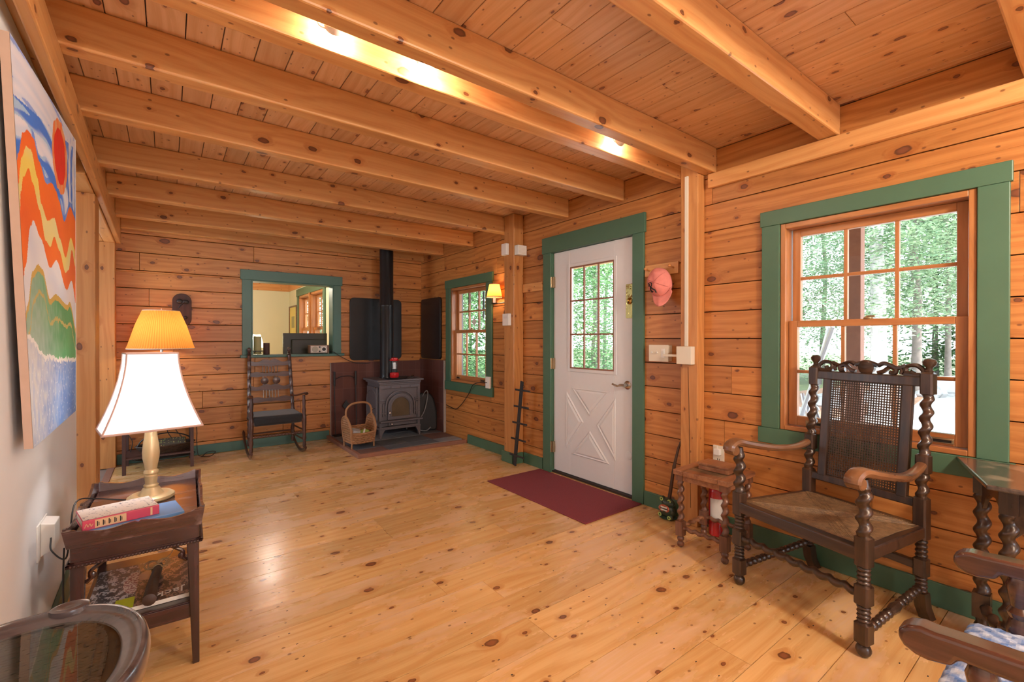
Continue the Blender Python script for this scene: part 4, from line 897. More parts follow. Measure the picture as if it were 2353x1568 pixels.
# ------------------------------------------------------------------ tall caned armchair
def twleg(mb, x, y, za, zb, r=.024, pitch=.06): return mb.twist((x, y, za), (x, y, zb), r, pitch)
def armchair():
    A = empty('armchair', (2.486, .819, 0), radians(76.3), 'tall dark armchair with caned back and barley twist posts in front of the large window', 'armchair')
    yf, yb_ = .24, -.24; hf, hb = .287, .251
    def blk(mb, x, y, a, b, s=.052): mb.cblock((x, y, (a + b) / 2), s, b - a + .002)
    for sx in (-1, 1):
        x = sx * hf; mb = MB()
        mb.ell((x, yf, .026), (.027, .027, .027)); mb.lathe((x, yf, .046), (x, yf, .056), [(0, .018), (.01, .018)], 10)
        mb.rings_((x, yf, .135), (x, yf, .202), .024, 4, 12); mb.rings_((x, yf, .283), (x, yf, .354), .024, 4, 12)
        mb.twist((x, yf, .474), (x, yf, .665), .027, .062, ph=0 if sx > 0 else pi)
        mb.lathe((x, yf, .655), (x, yf, .70), [(0, .020), (.01, .024), (.02, .019), (.045, .016)], 12)
        blk(mb, x, yf, .050, .137); blk(mb, x, yf, .2, .285); blk(mb, x, yf, .352, .476); mb.build('front_leg', 'oak_dark', A)
        xb = sx * hb; mb = MB()
        mb.loops([[(xb + a_ * .022, yb_ + b_ * .022 + dy, z) for a_, b_ in ((-1, -1), (1, -1), (1, 1), (-1, 1))] for z, dy in ((0, -.05), (.06, -.015), (.13, 0))])
        mb.rings_((xb, yb_, .13), (xb, yb_, .20), .023, 4, 12); mb.rings_((xb, yb_, .283), (xb, yb_, .365), .023, 4, 12); blk(mb, xb, yb_, .198, .285, .048); blk(mb, xb, yb_, .362, .552, .05); mb.build('rear_leg', 'oak_dark', A)
        # back post tilting backwards
        def yp(z): return yb_ - (z - .55) * .10
        def P(z): return (xb, yp(z), z)
        mb = MB(); mb.twist(P(.55), P(.655), .024, .06, ph=pi); mb.twist(P(.735), P(1.0), .024, .062)
        mb.lathe(P(1.10), P(1.17), [(0, .016), (.006, .018), (.012, .012), (.022, .013), (.034, .023), (.048, .026), (.058, .020), (.064, .006)], 14)
        for a, b in ((.652, .738), (.998, 1.10)):
            c = P((a + b) / 2); mb.cblock(c, .048, b - a + .004)
        mb.build('back_post', 'oak_dark', A)
        # arm
        pts = [(xb, yp(.7), .70), (xb + sx * .012, yb_ + .08, .672), (xb + sx * .035, yb_ + .22, .672), (hf * sx, yf - .07, .708), (hf * sx, yf + .02, .728), (hf * sx, yf + .065, .712), (hf * sx, yf + .072, .690)]
        Q = spline(pts, 6); n = len(Q); rings = []
        for i, p in enumerate(Q):
            wd = .017 + .012 * min(1, i / (n * .6)); th = .014 + .007 * (i / n); t = (Q[min(i + 1, n - 1)] - Q[max(i - 1, 0)]).normalized(); nb = Vector((1, 0, 0)); up = nb.cross(t); 
            if up.z < 0 and i < n * .8: up = -up
            if i >= n * .8 and up.dot(prev) < 0: up = -up
            prev = up
            rings.append([p + nb * (wd * cos(2 * pi * k / 10)) * 1.1 + up * (th * (max(-.8, min(.8, sin(2 * pi * k / 10))) / .8)) for k in range(10)])
        mb = MB(); mb.loops(rings); 
        mb.lathe((hf * sx - .030, yf + .055, .690), (hf * sx + .030, yf + .055, .690), [(0, .020), (.004, .024), (.056, .024), (.06, .020)], 14)
        mb.build('arm', 'oak_arm', A)
    # seat
    mb = MB(); w = .035
    mb.prism([(-hf, yf - .025), (hf, yf - .025), (hf, yf + .025), (-hf, yf + .025)], .375, .428, 'XY'); mb.prism([(-hb, yb_ - .02), (hb, yb_ - .02), (hb, yb_ + .02), (-hb, yb_ + .02)], .375, .428, 'XY')
    for sx in (-1, 1): mb.prism([(sx * hf - .02, yf), (sx * hf + .02, yf), (sx * hb + .02, yb_), (sx * hb - .02, yb_)], .376, .427, 'XY')
    sf_ = mb.build('seat_frame', 'oak_dark_x', A, bevel=.006, smooth=False)
    mb = MB(); y = yf - .02
    def hw(yy): return hb + (hf - hb) * (yy - yb_) / (yf - yb_) - .012
    while y > yb_ + .02: mb.box((-hw(y), y - .0032, .4268), (hw(y), y + .0032, .4288)); y -= .0105
    x = -.25
    while x < .25: mb.box((x - .0032, yb_ + .015, .4262), (x + .0032, yf - .02, .4282)); x += .0105
    for s_ in (-1, 1):
        q = -.42
        while q < .42:
            a = [(q + s_ * t, t) for t in (-.20, .20)]; 
            cl = [(max(-.25, min(.25, px_)), py_ + 0) for px_, py_ in a]
            if abs(a[0][0]) < .25 and abs(a[1][0]) < .25: mb.tube([(a[0][0], a[0][1], .4296), (a[1][0], a[1][1], .4296)], .0018, 4)
            q += .021
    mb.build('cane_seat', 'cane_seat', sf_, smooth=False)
    # stretchers
    mb = MB(); mb.twist((-hf + .02, yf, .243), (hf - .02, yf, .243), .019, .062); mb.build('front_stretcher', 'oak_dark_x', A)
    for sx in (-1, 1):
        mb = MB(); p0, p1 = Vector((sx * hf, yf - .02, .095)), Vector((sx * hb, yb_ + .02, .15)); m_ = (p0 + p1) / 2
        mb.rings_(p0, p0.lerp(p1, .42), .019, 6, 10); mb.rings_(p0.lerp(p1, .58), p1, .019, 6, 10); mb.lathe(p0.lerp(p1, .40), p0.lerp(p1, .60), [(0, .014), (.02, .018), (.05, .021), (.08, .016)], 10); mb.build('side_stretcher', 'oak_dark', A)
    mb = MB(); mb.box((-hb, yb_ - .014, .225), (hb, yb_ + .014, .262)); mb.build('rear_stretcher', 'oak_dark_x', A, bevel=.004, smooth=False)
    # back panel in a tilted plane
    def T(x, dz, dy=0): z = .55 + dz; return (x, yb_ - dz * .10 + dy, z)
    def slab(mb, x0, x1, z0, z1, t=.013):
        mb.add([T(x0, z0 - .55, -t), T(x1, z0 - .55, -t), T(x1, z0 - .55, t), T(x0, z0 - .55, t), T(x0, z1 - .55, -t), T(x1, z1 - .55, -t), T(x1, z1 - .55, t), T(x0, z1 - .55, t)], [(0, 3, 2, 1), (4, 5, 6, 7), (0, 1, 5, 4), (1, 2, 6, 5), (2, 3, 7, 6), (3, 0, 4, 7)])
    mb = MB(); slab(mb, -.20, -.157, .53, 1.04); slab(mb, .157, .20, .53, 1.04); slab(mb, -hb, hb, 1.035, 1.08, .015); slab(mb, -hb, hb, .502, .540, .012)
    bf_ = mb.build('back_frame', 'oak_dark', A, bevel=.005, smooth=False)
    mb = MB(); z = .545
    while z < 1.035: slab(mb, -.158, .158, z - .0029, z + .0029, .0009); z += .0122
    x = -.152
    while x < .158: slab(mb, x - .0026, x + .0026, .54, 1.036, .0014); x += .0112
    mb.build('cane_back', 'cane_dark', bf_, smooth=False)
    # carved crest: scrolls
    mb = MB()
    def crest(pts, r=.0085): mb.tube([T(p[0], p[1] - .55) for p in spline([(a, b, 0) for a, b in pts], 5)], r * 1.25, 7)
    for s_ in (-1, 1):
        crest([(s_ * .225, 1.08), (s_ * .232, 1.105), (s_ * .205, 1.128), (s_ * .17, 1.122), (s_ * .165, 1.10), (s_ * .185, 1.092), (s_ * .195, 1.105)])
        crest([(s_ * .165, 1.125), (s_ * .13, 1.112), (s_ * .105, 1.122), (s_ * .075, 1.132), (s_ * .05, 1.12)])
        crest([(s_ * .05, 1.085), (s_ * .075, 1.095), (s_ * .10, 1.115), (s_ * .125, 1.105), (s_ * .12, 1.088), (s_ * .10, 1.092)])
        crest([(s_ * .145, 1.085), (s_ * .15, 1.10), (s_ * .14, 1.115)], .007); crest([(s_ * .225, 1.085), (s_ * .20, 1.083), (s_ * .16, 1.086)], .010)
    c = Vector(T(0, 1.108 - .55)); mb.lathe(c + Vector((0, -.014, 0)), c + Vector((0, .02, 0)), [(0, .034), (.014, .036), (.022, .036), (.026, .026), (.028, .028), (.032, .012), (.034, .004)], 18)
    crest([(-.05, 1.12), (0, 1.135), (.05, 1.12)], .009); mb.build('carved_crest', 'oak_dark_x', bf_)
armchair()
# ------------------------------------------------------------------ barley twist stool + items
ST = empty('side_stool', (2.600, 1.447, 0), radians(1.5), 'brown caned stool with barley twist legs beside the conduit post', 'stool')
for sx in (-1, 1):
    for sy in (-1, 1):
        x, y = sx * .135, sy * .135; mb = MB()
        mb.lathe((x, y, 0), (x, y, .08), [(0, .010), (.008, .019), (.022, .021), (.034, .013), (.044, .020), (.056, .020), (.066, .013), (.075, .016)], 12)
        mb.twist((x, y, .155), (x, y, .405), .020, .055, ph=sx * 1.2); mb.cbox((x, y, .112), (.044, .044, .086)); mb.cbox((x, y, .418), (.044, .044, .036)); mb.build('leg', 'stool_wood', ST)
for a in (-1, 1):
    mb = MB(); mb.twist((-.115, a * .135, .115), (.115, a * .135, .115), .015, .055); mb.build('stretcher', 'stool_wood_x', ST)
    mb = MB(); mb.twist((a * .135, -.115, .115), (a * .135, .115, .115), .015, .055); mb.build('stretcher', 'stool_wood', ST)
mb = MB(); 
for (p, q) in (((-.168, -.168), (.168, -.105)), ((-.168, .105), (.168, .168)), ((-.168, -.105), (-.105, .105)), ((.105, -.105), (.168, .105))): mb.box((p[0], p[1], .436), (q[0], q[1], .466))
mb.box((-.150, -.150, .40), (.150, -.128, .437)); mb.box((-.150, .128, .40), (.150, .150, .437)); mb.box((-.15, -.13, .40), (-.128, .13, .437)); mb.box((.128, -.13, .40), (.15, .13, .437)); mb.build('seat_frame', 'stool_wood_x', ST, bevel=.005, smooth=False)
mb = MB(); q = -.11
while q < .112: mb.box((q - .003, -.108, .462), (q + .003, .108, .464)); mb.box((-.108, q - .003, .4625), (.108, q + .003, .4645)); q += .0092
mb.build('cane_panel', 'cane_seat', ST, smooth=False)
bx_ = empty('wooden_box', (2.618, 1.432, .4665), radians(3), 'low brown wooden box on the caned stool', 'box')
mb = MB(); mb.box((-.062, -.09, 0), (.062, .09, .026)); mb.build('box_body', 'stool_wood_x', bx_, bevel=.003, smooth=False)
mb = MB(); mb.box((-.065, -.093, .0265), (.065, .093, .042)); mb.build('lid', 'stool_wood_x', bx_, bevel=.003, smooth=False)
fe = empty('fire_extinguisher', (2.795, 1.535, .001), 0, 'red fire extinguisher with white label on the floor behind the caned stool', 'fire extinguisher')
mb = MB(); mb.lathe((0, 0, 0), (0, 0, .4), [(0, .045), (.006, .05), (.27, .05), (.30, .044), (.322, .026), (.33, .014), (.345, .014)], 24); ecyl = mb.build('cylinder', 'red_gloss', fe)
mb = MB(); n = 14; v = []
for k in range(n + 1):
    a = radians(160 + 110 * k / n); v += [(.0506 * cos(a), .0506 * sin(a), .10), (.0506 * cos(a), .0506 * sin(a), .24)]
mb.add(v, [(2 * k, 2 * k + 2, 2 * k + 3, 2 * k + 1) for k in range(n)]); mb.build('label', 'label_white', ecyl)
mb = MB(); mb.lathe((0, 0, .343), (0, 0, .36), [(0, .016), (.02, .014)], 12); mb.box((-.055, -.008, .362), (.015, .008, .372)); mb.box((-.045, -.008, .38), (.01, .008, .388)); mb.build('valve_handle', 'black_rubber', fe, bevel=.002)
# frog staff
fr_ = empty('frog_staff', (2.775, 1.875, .001), 0, 'dark walking stick planted in a green toothy frog ornament beside the door casing', 'walking stick')
mb = MB(); mb.ell((0, 0, .062), (.052, .058, .058), 20, 14); mb.ell((-.015, -.01, .115), (.035, .05, .03), 16, 10)
for p in ((-.018, .030, .135), (-.018, -.030, .13), (-.028, .036, .03), (-.028, -.036, .022)): mb.ell(p, (.018, .018, .020), 12, 8)
mb.ell((0, 0, .012), (.058, .062, .012), 20, 6); orn = mb.build('ornament', 'frog_green', fr_)
for p in ((-.036, .030, .138), (-.036, -.030, .133), (-.046, .036, .032), (-.046, -.036, .024)):
    mb = MB(); mb.lathe(p, (p[0] - .004, p[1], p[2]), [(0, .013), (.003, .013), (.0031, .007), (.0, .007)], 14, cap=False); mb.build('eye_ring', 'lime_green', orn)
mb = MB(); P = [(-.053 + .008 * abs(sin(a)), .036 * cos(a), .08 + .020 * sin(a)) for a in [2 * pi * k / 20 for k in range(21)]]; mb.tube(P, .006, 6); mb.build('lips', 'lip_red', orn)
mb = MB(); mb.ell((-.040, 0, .08), (.012, .032, .016), 12, 8); mb.build('mouth', 'black_ink', orn)
mb = MB()
for k in range(5):
    yy = -.02 + k * .010; mb.cbox((-.053, yy, .089), (.005, .008, .012)); mb.cbox((-.053, yy, .071), (.005, .008, .010))
mb.build('teeth', 'tooth_white', orn, bevel=.002)
mb = MB(); P = spline([(0, -.005, .13), (.01, -.015, .22), (.012, -.03, .33), (.02, -.045, .42), (.030, -.06, .50), (.032, -.078, .545), (.045, -.08, .62), (.058, -.085, .71)], 5); mb.tube(P, [.013 - .008 * i / (len(P) - 1) + (.003 if i in (12, 24) else 0) for i in range(len(P))], 8); mb.build('stick', 'stick_brown', fr_)
# ------------------------------------------------------------------ gate-leg table right
G = empty('gateleg_table', (2.60, .02, 0), 0, 'dark gate-leg table with scuffed faceted top at the right edge beside the window', 'table')
GB = (2.60, .02)
def gl(p): return [(a - GB[0], b - GB[1]) for a, b in p]
mb = MB(); mb.prism(gl([(2.85, .438), (2.375, .285), (2.375, -.22), (2.60, -.42), (2.85, -.42)]), .702, .720, 'XY'); mb.build('table_top', 'table_top_worn', G, bevel=.005, smooth=False)
def apron(p0, p1, ztop, d, n=24, t=.014):
    p0, p1 = Vector((*p0, 0)), Vector((*p1, 0)); dr = (p1 - p0).normalized(); nn = Vector((-dr.y, dr.x, 0)); mb = MB(); v = []
    for i in range(n + 1):
        u = i / n; z = ztop - d * (1 - .72 * max(0, sin(pi * u)) ** .55) - .008 * abs(sin(u * pi * 5))
        p = p0.lerp(p1, u); v += [p + nn * t / 2 + Vector((0, 0, ztop)), p - nn * t / 2 + Vector((0, 0, ztop)), p - nn * t / 2 + Vector((0, 0, z)), p + nn * t / 2 + Vector((0, 0, z))]
    f = []
    for i in range(n):
        for a, b in ((0, 1), (1, 2), (2, 3), (3, 0)): f.append((i * 4 + a, i * 4 + b, i * 4 + 4 + b, i * 4 + 4 + a))
    f += [(0, 1, 2, 3), (n * 4, n * 4 + 1, n * 4 + 2, n * 4 + 3)]; mb.add(v, f); mb.build('apron', 'oak_dark_x', G, smooth=False, bevel=.002)
A1, A2, A3, A4 = gl([(2.70, .335), (2.455, .235), (2.455, -.18), (2.75, -.3)])
apron(A1, A2, .7, .22); apron(A2, A3, .7, .22)
for p, bot in ((A1, 0), (A2, 0), (A3, 0), (A4, 0)):
    mb = MB(); x, y = p; mb.cbox((x, y, .655), (.05, .05, .09)); mb.twist((x, y, .19), (x, y, .615), .026, .07); mb.cbox((x, y, .145), (.054, .054, .10)); mb.lathe((x, y, 0), (x, y, .1), [(0, .014), (.012, .028), (.035, .032), (.06, .024), (.075, .018), (.097, .022)], 14); mb.build('leg', 'oak_dark', G, bevel=0)
for a_, b_ in ((A1, A2), (A2, A3)):
    mb = MB(); mb.twist((*a_, .145), (*b_, .145), .02, .07); mb.build('stretcher', 'oak_dark_x', G)
mb = MB(); mb.prism(gl([(2.60, .155), (2.66, .13), (2.64, .07), (2.58, .10)]), .7205, .745, 'XY'); 
for q in range(len(mb.v)): mb.v[q] = (mb.v[q][0] + GB[0], mb.v[q][1] + GB[1], mb.v[q][2])
tag(mb.build('table_block', 'plaque_wood', bevel=.004, smooth=False), 'small reddish wooden block lying on the gate-leg table', 'block')
# ------------------------------------------------------------------ low armchair bottom right
W = empty('wooden_armchair', (1.53, 0, 0), 0, 'brown wooden armchair with blue and white cushion cut off at the lower right corner', 'armchair')
for sx in (-1, 1):
    x = sx * .27; mb = MB(); n = 10
    # arm outline in the side plane (y forward), rounded scroll nose
    top = [(-.30, .70), (-.2, .688), (-.05, .672), (.10, .662), (.20, .657)]
    nose = [(.235 + .045 * sin(a), .625 + .032 * cos(a)) for a in [radians(q) for q in (-20, 10, 40, 70, 100, 130, 160, 185)]]
    botm = [(.195, .600), (.185, .618), (.12, .618), (0, .628), (-.15, .645), (-.30, .660)]
    mb.prism(top + nose + botm, x - .028, x + .028, 'YZ'); o = mb.build('arm', 'windsor_arm', W, bevel=.009, seg=3)
    mb = MB(); mb.lathe((x, .15, .43), (x, .155, .622), [(0, .018), (.02, .024), (.05, .028), (.08, .020), (.095, .026), (.11, .017), (.14, .022), (.165, .026), (.19, .018)], 14); mb.build('arm_post', 'windsor_arm', W)
    for yy in (.19, -.24):
        mb = MB(); mb.lathe((x * .85, yy, .41), (x * .95, yy * 1.1, 0), [(0, .018), (.06, .022), (.12, .026), (.16, .018), (.2, .025), (.3, .018), (.40, .012), (.415, .011)], 12); mb.build('leg', 'windsor_arm', W)
    mb = MB(); mb.tube([(x * .9, .20, .18), (x * .9, -.25, .18)], .011, 8); mb.build('stretcher', 'windsor_arm', W)
    mb = MB(); mb.lathe((x * .95, -.26, .42), (x * .95, -.36, .98), [(0, .018), (.2, .024), (.4, .02), (.57, .016)], 12); mb.build('back_post', 'windsor_arm', W)
mb = MB(); mb.prism(rrect(.55, .50, .05), .405, .440, 'XY'); mb.build('seat', 'windsor_arm', W, bevel=.01, seg=3)
for z in (.62, .76, .92):
    mb = MB(); mb.prism([(-.255, z - .03), (.255, z - .03), (.255, z + .03), (-.255, z + .03)], -.30 - (z - .42) * .18 - .008, -.30 - (z - .42) * .18 + .008, 'XZ'); mb.build('back_slat', 'windsor_arm', W, bevel=.004)
# woven cushion with vertex colours
def grid_cushion(name, sx_, sy_, z0, hgt, colf, parent, mat, nx=90, ny=84):
    V = []; F = []; cols = []
    for j in range(ny + 1):
        for i in range(nx + 1):
            u, v = i / nx * 2 - 1, j / ny * 2 - 1; e = (1 - abs(u) ** 6) * (1 - abs(v) ** 6)
            V.append((u * sx_ / 2, v * sy_ / 2, z0 + hgt * (e ** .35 if e > 0 else 0) + .003 * sin(u * 40) * sin(v * 40)))
    for j in range(ny):
        for i in range(nx): a = j * (nx + 1) + i; F.append((a, a + 1, a + nx + 2, a + nx + 1)); cols.append(colf((i + .5) / nx, (j + .5) / ny))
    b0 = len(V); V += [(-sx_ / 2, -sy_ / 2, z0 - .02), (sx_ / 2, -sy_ / 2, z0 - .02), (sx_ / 2, sy_ / 2, z0 - .02), (-sx_ / 2, sy_ / 2, z0 - .02)]; F.append((b0 + 3, b0 + 2, b0 + 1, b0)); cols.append((.3, .4, .6))
    for a, b, q in ((0, nx, (0, 1)), (nx, (ny + 1) * (nx + 1) - 1, (1, 2)), ((ny + 1) * (nx + 1) - 1, ny * (nx + 1), (2, 3)), (ny * (nx + 1), 0, (3, 0))):
        F.append((a, b0 + q[0], b0 + q[1], b)); cols.append((.3, .4, .6))
    me = bpy.data.meshes.new(name); me.from_pydata(V, [], F); me.materials.append(MATS[mat])
    ca = me.color_attributes.new('col', 'FLOAT_COLOR', 'CORNER'); k = 0; dat = []
    for fi, f in enumerate(F): dat += list((*cols[fi], 1.)) * len(f)
    ca.data.foreach_set('color', dat); me.polygons.foreach_set('use_smooth', [True] * len(F))
    o = bpy.data.objects.new(name, me); COL.objects.link(o); o.parent = parent; return o
def cushcol(u, v):
    a = .5 + .5 * sin(u * 62 + 3 * sin(v * 31)); b = .5 + .5 * sin(v * 58 + 2.4 * sin(u * 27)); zz = abs(((u + v) * 7) % 1 - .5) + abs(((u - v) * 7) % 1 - .5)
    f = .45 * a + .35 * b + .35 * (zz > .55) + random.uniform(-.12, .12); f = max(0, min(1, f))
    f = f ** 1.3; return tuple(p * (1 - f) + q * f for p, q in zip((.05, .14, .40), (.42, .50, .64)))
c = grid_cushion('cushion', .53, .50, .442, .045, cushcol, W, 'woven'); c['label'] = 'blue and white woven cushion'
# ------------------------------------------------------------------ side table with tray (left)
TB = empty('tray_table', (-.08, 2.445, 0), radians(-1.5), 'dark red mahogany side table with scalloped tray top by the left wall', 'side table')
w, dp = .178, .305
mb = MB(); mb.box((-w - .004, -dp - .004, .478), (w + .004, dp + .004, .535)); mb.build('apron', 'mahogany_x', TB, bevel=.004, smooth=False)
mb = MB(); 
for z, e, t in ((.470, .014, .008), (.478, .008, .006)):
    mb.box((-w - e, -dp - e, z), (w + e, -dp - e + .016, z + t)); mb.box((-w - e, dp + e - .016, z), (w + e, dp + e, z + t)); mb.box((-w - e, -dp - e, z), (-w - e + .016, dp + e, z + t)); mb.box((w + e - .016, -dp - e, z), (w + e, dp + e, z + t))
n = 60
for k in range(n):      # rope edge
    yy = -dp + 2 * dp * k / (n - 1); 
    for sx in (-1, 1): mb.ell((sx * (w + .012), yy, .474), (.006, .006, .006), 6, 4)
for k in range(36):
    xx = -w + 2 * w * k / 35
    for sy in (-1, 1): mb.ell((xx, sy * (dp + .012), .474), (.006, .006, .006), 6, 4)
mb.build('rope_moulding', 'mahogany_x', TB, bevel=0)
mb = MB(); mb.box((-w, -dp, .5352), (w, dp, .5625)); tbt = mb.build('tray_bottom', 'mahogany_top', TB, smooth=False)
def gallery():
    mb = MB()
    def side(p0, p1, nrm, L):
        n = 40; rows = []
        for i in range(n + 1):
            u = i / n; q = Vector(p0).lerp(Vector(p1), u); h_ = .054 + .008 * cos(u * 2 * pi * 2) * (1 if L > .4 else .8) + (.005 if u < .04 or u > .96 else 0) - .006 * (abs(u - .5) < .02)
            o_ = Vector(nrm)
            rows.append([q + Vector((0, 0, .536)) + o_ * .0, q + Vector((0, 0, .536)) + o_ * .012, q + Vector((0, 0, .536 + h_)) + o_ * (.012 + h_ * .16), q + Vector((0, 0, .536 + h_)) + o_ * (.003 + h_ * .16)])
        mb.loops(rows)
    side((-w, -dp, 0), (w, -dp, 0), (0, -1, 0), .3); side((w, -dp, 0), (w, dp, 0), (1, 0, 0), .6); side((w, dp, 0), (-w, dp, 0), (0, 1, 0), .3); side((-w, dp, 0), (-w, -dp, 0), (-1, 0, 0), .6)
    for sx in (-1, 1):
        for sy in (-1, 1):
            x, y = sx * w, sy * dp
            mb.loops([[(x, y, z), (x + sx * e, y, z), (x + sx * e, y + sy * e, z), (x, y + sy * e, z)] for z, e in ((.536, .011), (.600, .021))])
    mb.build('tray_gallery', 'mahogany_top', tbt, smooth=True, ang=40)
gallery()
for sx in (-1, 1):
    for sy in (-1, 1):
        x, y = sx * (w - .016), sy * (dp - .016)
        mb = MB(); mb.loops([[(x + a_ * q + sx * (.02 - q), y + b_ * q + sy * (.02 - q), z) for a_, b_ in ((-1, -1), (1, -1), (1, 1), (-1, 1))] for z, q in ((0, .011), (.478, .020))]); mb.build('leg', 'mahogany', TB, bevel=.003, smooth=False)
        mb = MB(); mb.tube(spline([(x - sx * .018, y, .40), (x - sx * .032, y, .415), (x - sx * .030, y, .435), (x - sx * .045, y, .450), (x - sx * .075, y, .472)], 4), .007, 6); mb.ell((x - sx * .035, y, .422), (.012, .006, .014)); mb.build('corner_bracket', 'mahogany', TB)
mb = MB(); mb.box((-w + .0, -dp + .018, .225), (w - .0, dp - .018, .235)); mb.box((-w + .005, -dp + .012, .175), (w - .005, -dp + .024, .232)); mb.box((-w + .005, dp - .024, .175), (w - .005, dp - .012, .232)); mb.box((w - .02, -dp + .02, .175), (w - .008, dp - .02, .232)); mb.box((-w + .008, -dp + .02, .175), (-w + .02, dp - .02, .232)); mb.build('lower_shelf', 'mahogany_x', TB, bevel=.002, smooth=False)
TZ = .5635
# magazine on lower shelf
def printed(name, sx_, sy_, colf, mat='printed', nx=110, ny=90, z=0.0004):
    V = [(-(sx_) / 2 + sx_ * i / nx, -(sy_) / 2 + sy_ * j / ny, z) for j in range(ny + 1) for i in range(nx + 1)]; F = []; cols = []
    for j in range(ny):
        for i in range(nx): a = j * (nx + 1) + i; F.append((a, a + 1, a + nx + 2, a + nx + 1)); cols.append(colf((i + .5) / nx, (j + .5) / ny))
    me = bpy.data.meshes.new(name); me.from_pydata(V, [], F); me.materials.append(MATS[mat]); ca = me.color_attributes.new('col', 'FLOAT_COLOR', 'CORNER'); dat = []
    for fi in range(len(F)): dat += list((*cols[fi], 1.)) * 4
    ca.data.foreach_set('color', dat); o = bpy.data.objects.new(name, me); COL.objects.link(o); return o
def magcol(u, v):
    nz = noise.noise(Vector((u * 14, v * 12, 0))); n2 = noise.noise(Vector((u * 45, v * 40, 3)))
    if u < .45:
        base = (.05, .055, .075) if nz + n2 * .8 < .12 else (.42, .45, .52)
        if (u - .40) ** 2 * 6 + (v - .55) ** 2 < .06: base = (.55, .5, .5) if n2 > -.05 else (.22, .08, .10)
        if v < .22 and u > .26: base = (.45, .55, .02)
        return base
    if (u - .56) ** 2 + (v - .66) ** 2 < .015: return (.42, .28, .23)
    return (.30, .20, .16) if n2 + nz > .1 else (.06, .045, .045)
mg = empty('magazine', (-.085, 2.40, .2358), radians(-1.5), 'large glossy book with photographic cover on the lower shelf of the tray table', 'book')
mb = MB(); mb.box((-.155, -.20, 0), (.155, .20, .016)); mb.build('pages', 'paper_edge', mg, smooth=False, bevel=.001)
o = printed('cover', .312, .402, lambda u, v: magcol(u, v)); o.parent = mg; o.location.z = .0162
M = Matrix.Translation((.092, -.150, .0175)) @ Matrix.Rotation(radians(180), 4, 'Z'); textmesh('Jack', .056, 'label_white', mg, M)
bt = empty('club', (-.047, 2.30, .2735), 0, 'dark club with a twine bow lying across the glossy book', 'club')
mb = MB(); P = spline([(-.012, -.13, 0), (-.010, -.10, .0), (-.004, 0, .002), (.008, .12, .004), (.014, .17, .004)], 6); n = len(P); mb.tube(P, [(.008 if i == 0 else .022 if i < 8 else .021 - .008 * (i - 8) / (n - 8)) for i in range(n)], 14); mb.build('club_body', 'stick_brown', bt)
mb = MB()
for a in (-1, 1):
    for r_ in (.026, .036): mb.tube([(a * r_ * (1 + cos(q)) * .6 + .008, .15 + r_ * .5 * sin(q), .022 + .01 * sin(q)) for q in [2 * pi * k / 14 for k in range(15)]], .0028, 5)
mb.tube([(.008 + .018 * cos(q), .14, .004 + .018 * sin(q)) for q in [2 * pi * k / 14 for k in range(15)]], .003, 5); mb.tube([(.01, .15, .02), (.05, .19, .03), (.07, .25, .04)], .002, 5); mb.build('twine_bow', 'twine', bt)
# books on the tray
def book(name, loc, rz, sx_, sy_, h_, cover, label, top=None):
    b = empty(name, loc, rz, label, 'book')
    mb = MB(); mb.box((-sx_ / 2 + .004, -sy_ / 2 + .001, .003), (sx_ / 2 - .004, sy_ / 2 - .004, h_ - .003)); mb.build('pages', 'paper_edge', b, smooth=False)
    mb = MB(); mb.mat(cover); mb.box((-sx_ / 2, -sy_ / 2, 0), (sx_ / 2, sy_ / 2, .003)); mb.box((-sx_ / 2, -sy_ / 2, h_ - .003), (sx_ / 2, sy_ / 2, h_)); mb.box((-sx_ / 2, -sy_ / 2 - .002, 0), (sx_ / 2, -sy_ / 2 + .003, h_)); mb.build('cover', parent=b, bevel=.0015, smooth=False)
    return b
b1 = book('hardcover_book', (-.100, 2.232, TZ), radians(9), .275, .165, .022, 'blue_book', 'blue hardcover book under the pink book on the tray table')
b2 = book('hardcover_book', (-.150, 2.240, TZ + .0225), radians(13), .215, .150, .034, 'pink_spine', 'pink spined book with pale patterned cover on top of the blue book')
def flor(u, v):
    n2 = noise.noise(Vector((u * 22, v * 16, 9))); return (.16, .18, .26) if n2 > .42 else (.80, .76, .72)
o = printed('patterned_cover', .210, .146, flor, nx=80, ny=60); o.parent = b2; o.location = (0, .002, .0343)
mb = MB(); mb.box((-.075, -.0781, .003), (.010, -.0771, .031)); mb.build('spine_label', 'gold_label', b2, smooth=False)
mb = MB(); mb.box((.080, -.0781, .003), (.086, -.0771, .031)); mb.build('spine_band', 'gold_label', b2, smooth=False)
mb = MB(); 
for k in range(5): mb.box((-.070 + k * .0155, -.0787, .008), (-.067 + k * .0155, -.0781, .026)); mb.box((-.0655 + k * .0155, -.0787, .010), (-.0635 + k * .0155, -.0781, .022))
mb.build('spine_lettering', 'black_ink', b2, smooth=False)
mb = MB(); mb.tube(spline([(-.102, -.0781, .010), (-.097, -.0781, .022), (-.093, -.0781, .012), (-.088, -.0781, .022), (-.085, -.0781, .012), (-.08, -.0781, .02)], 4), .0012, 5); mb.build('spine_flourish', 'gold_label', b2)
mb = MB(); mb.box((-.055, -.03, 0), (.055, .03, .014)); tag(mb.build('phone_case', 'black_rubber', loc=(-.205, 2.215, .6065 - .0), rz=1.3, bevel=.004, smooth=False), 'thin black case at the left corner behind the books', 'case')
bpy.data.objects['phone_case'].location = (-.215, 2.34, TZ + .0)
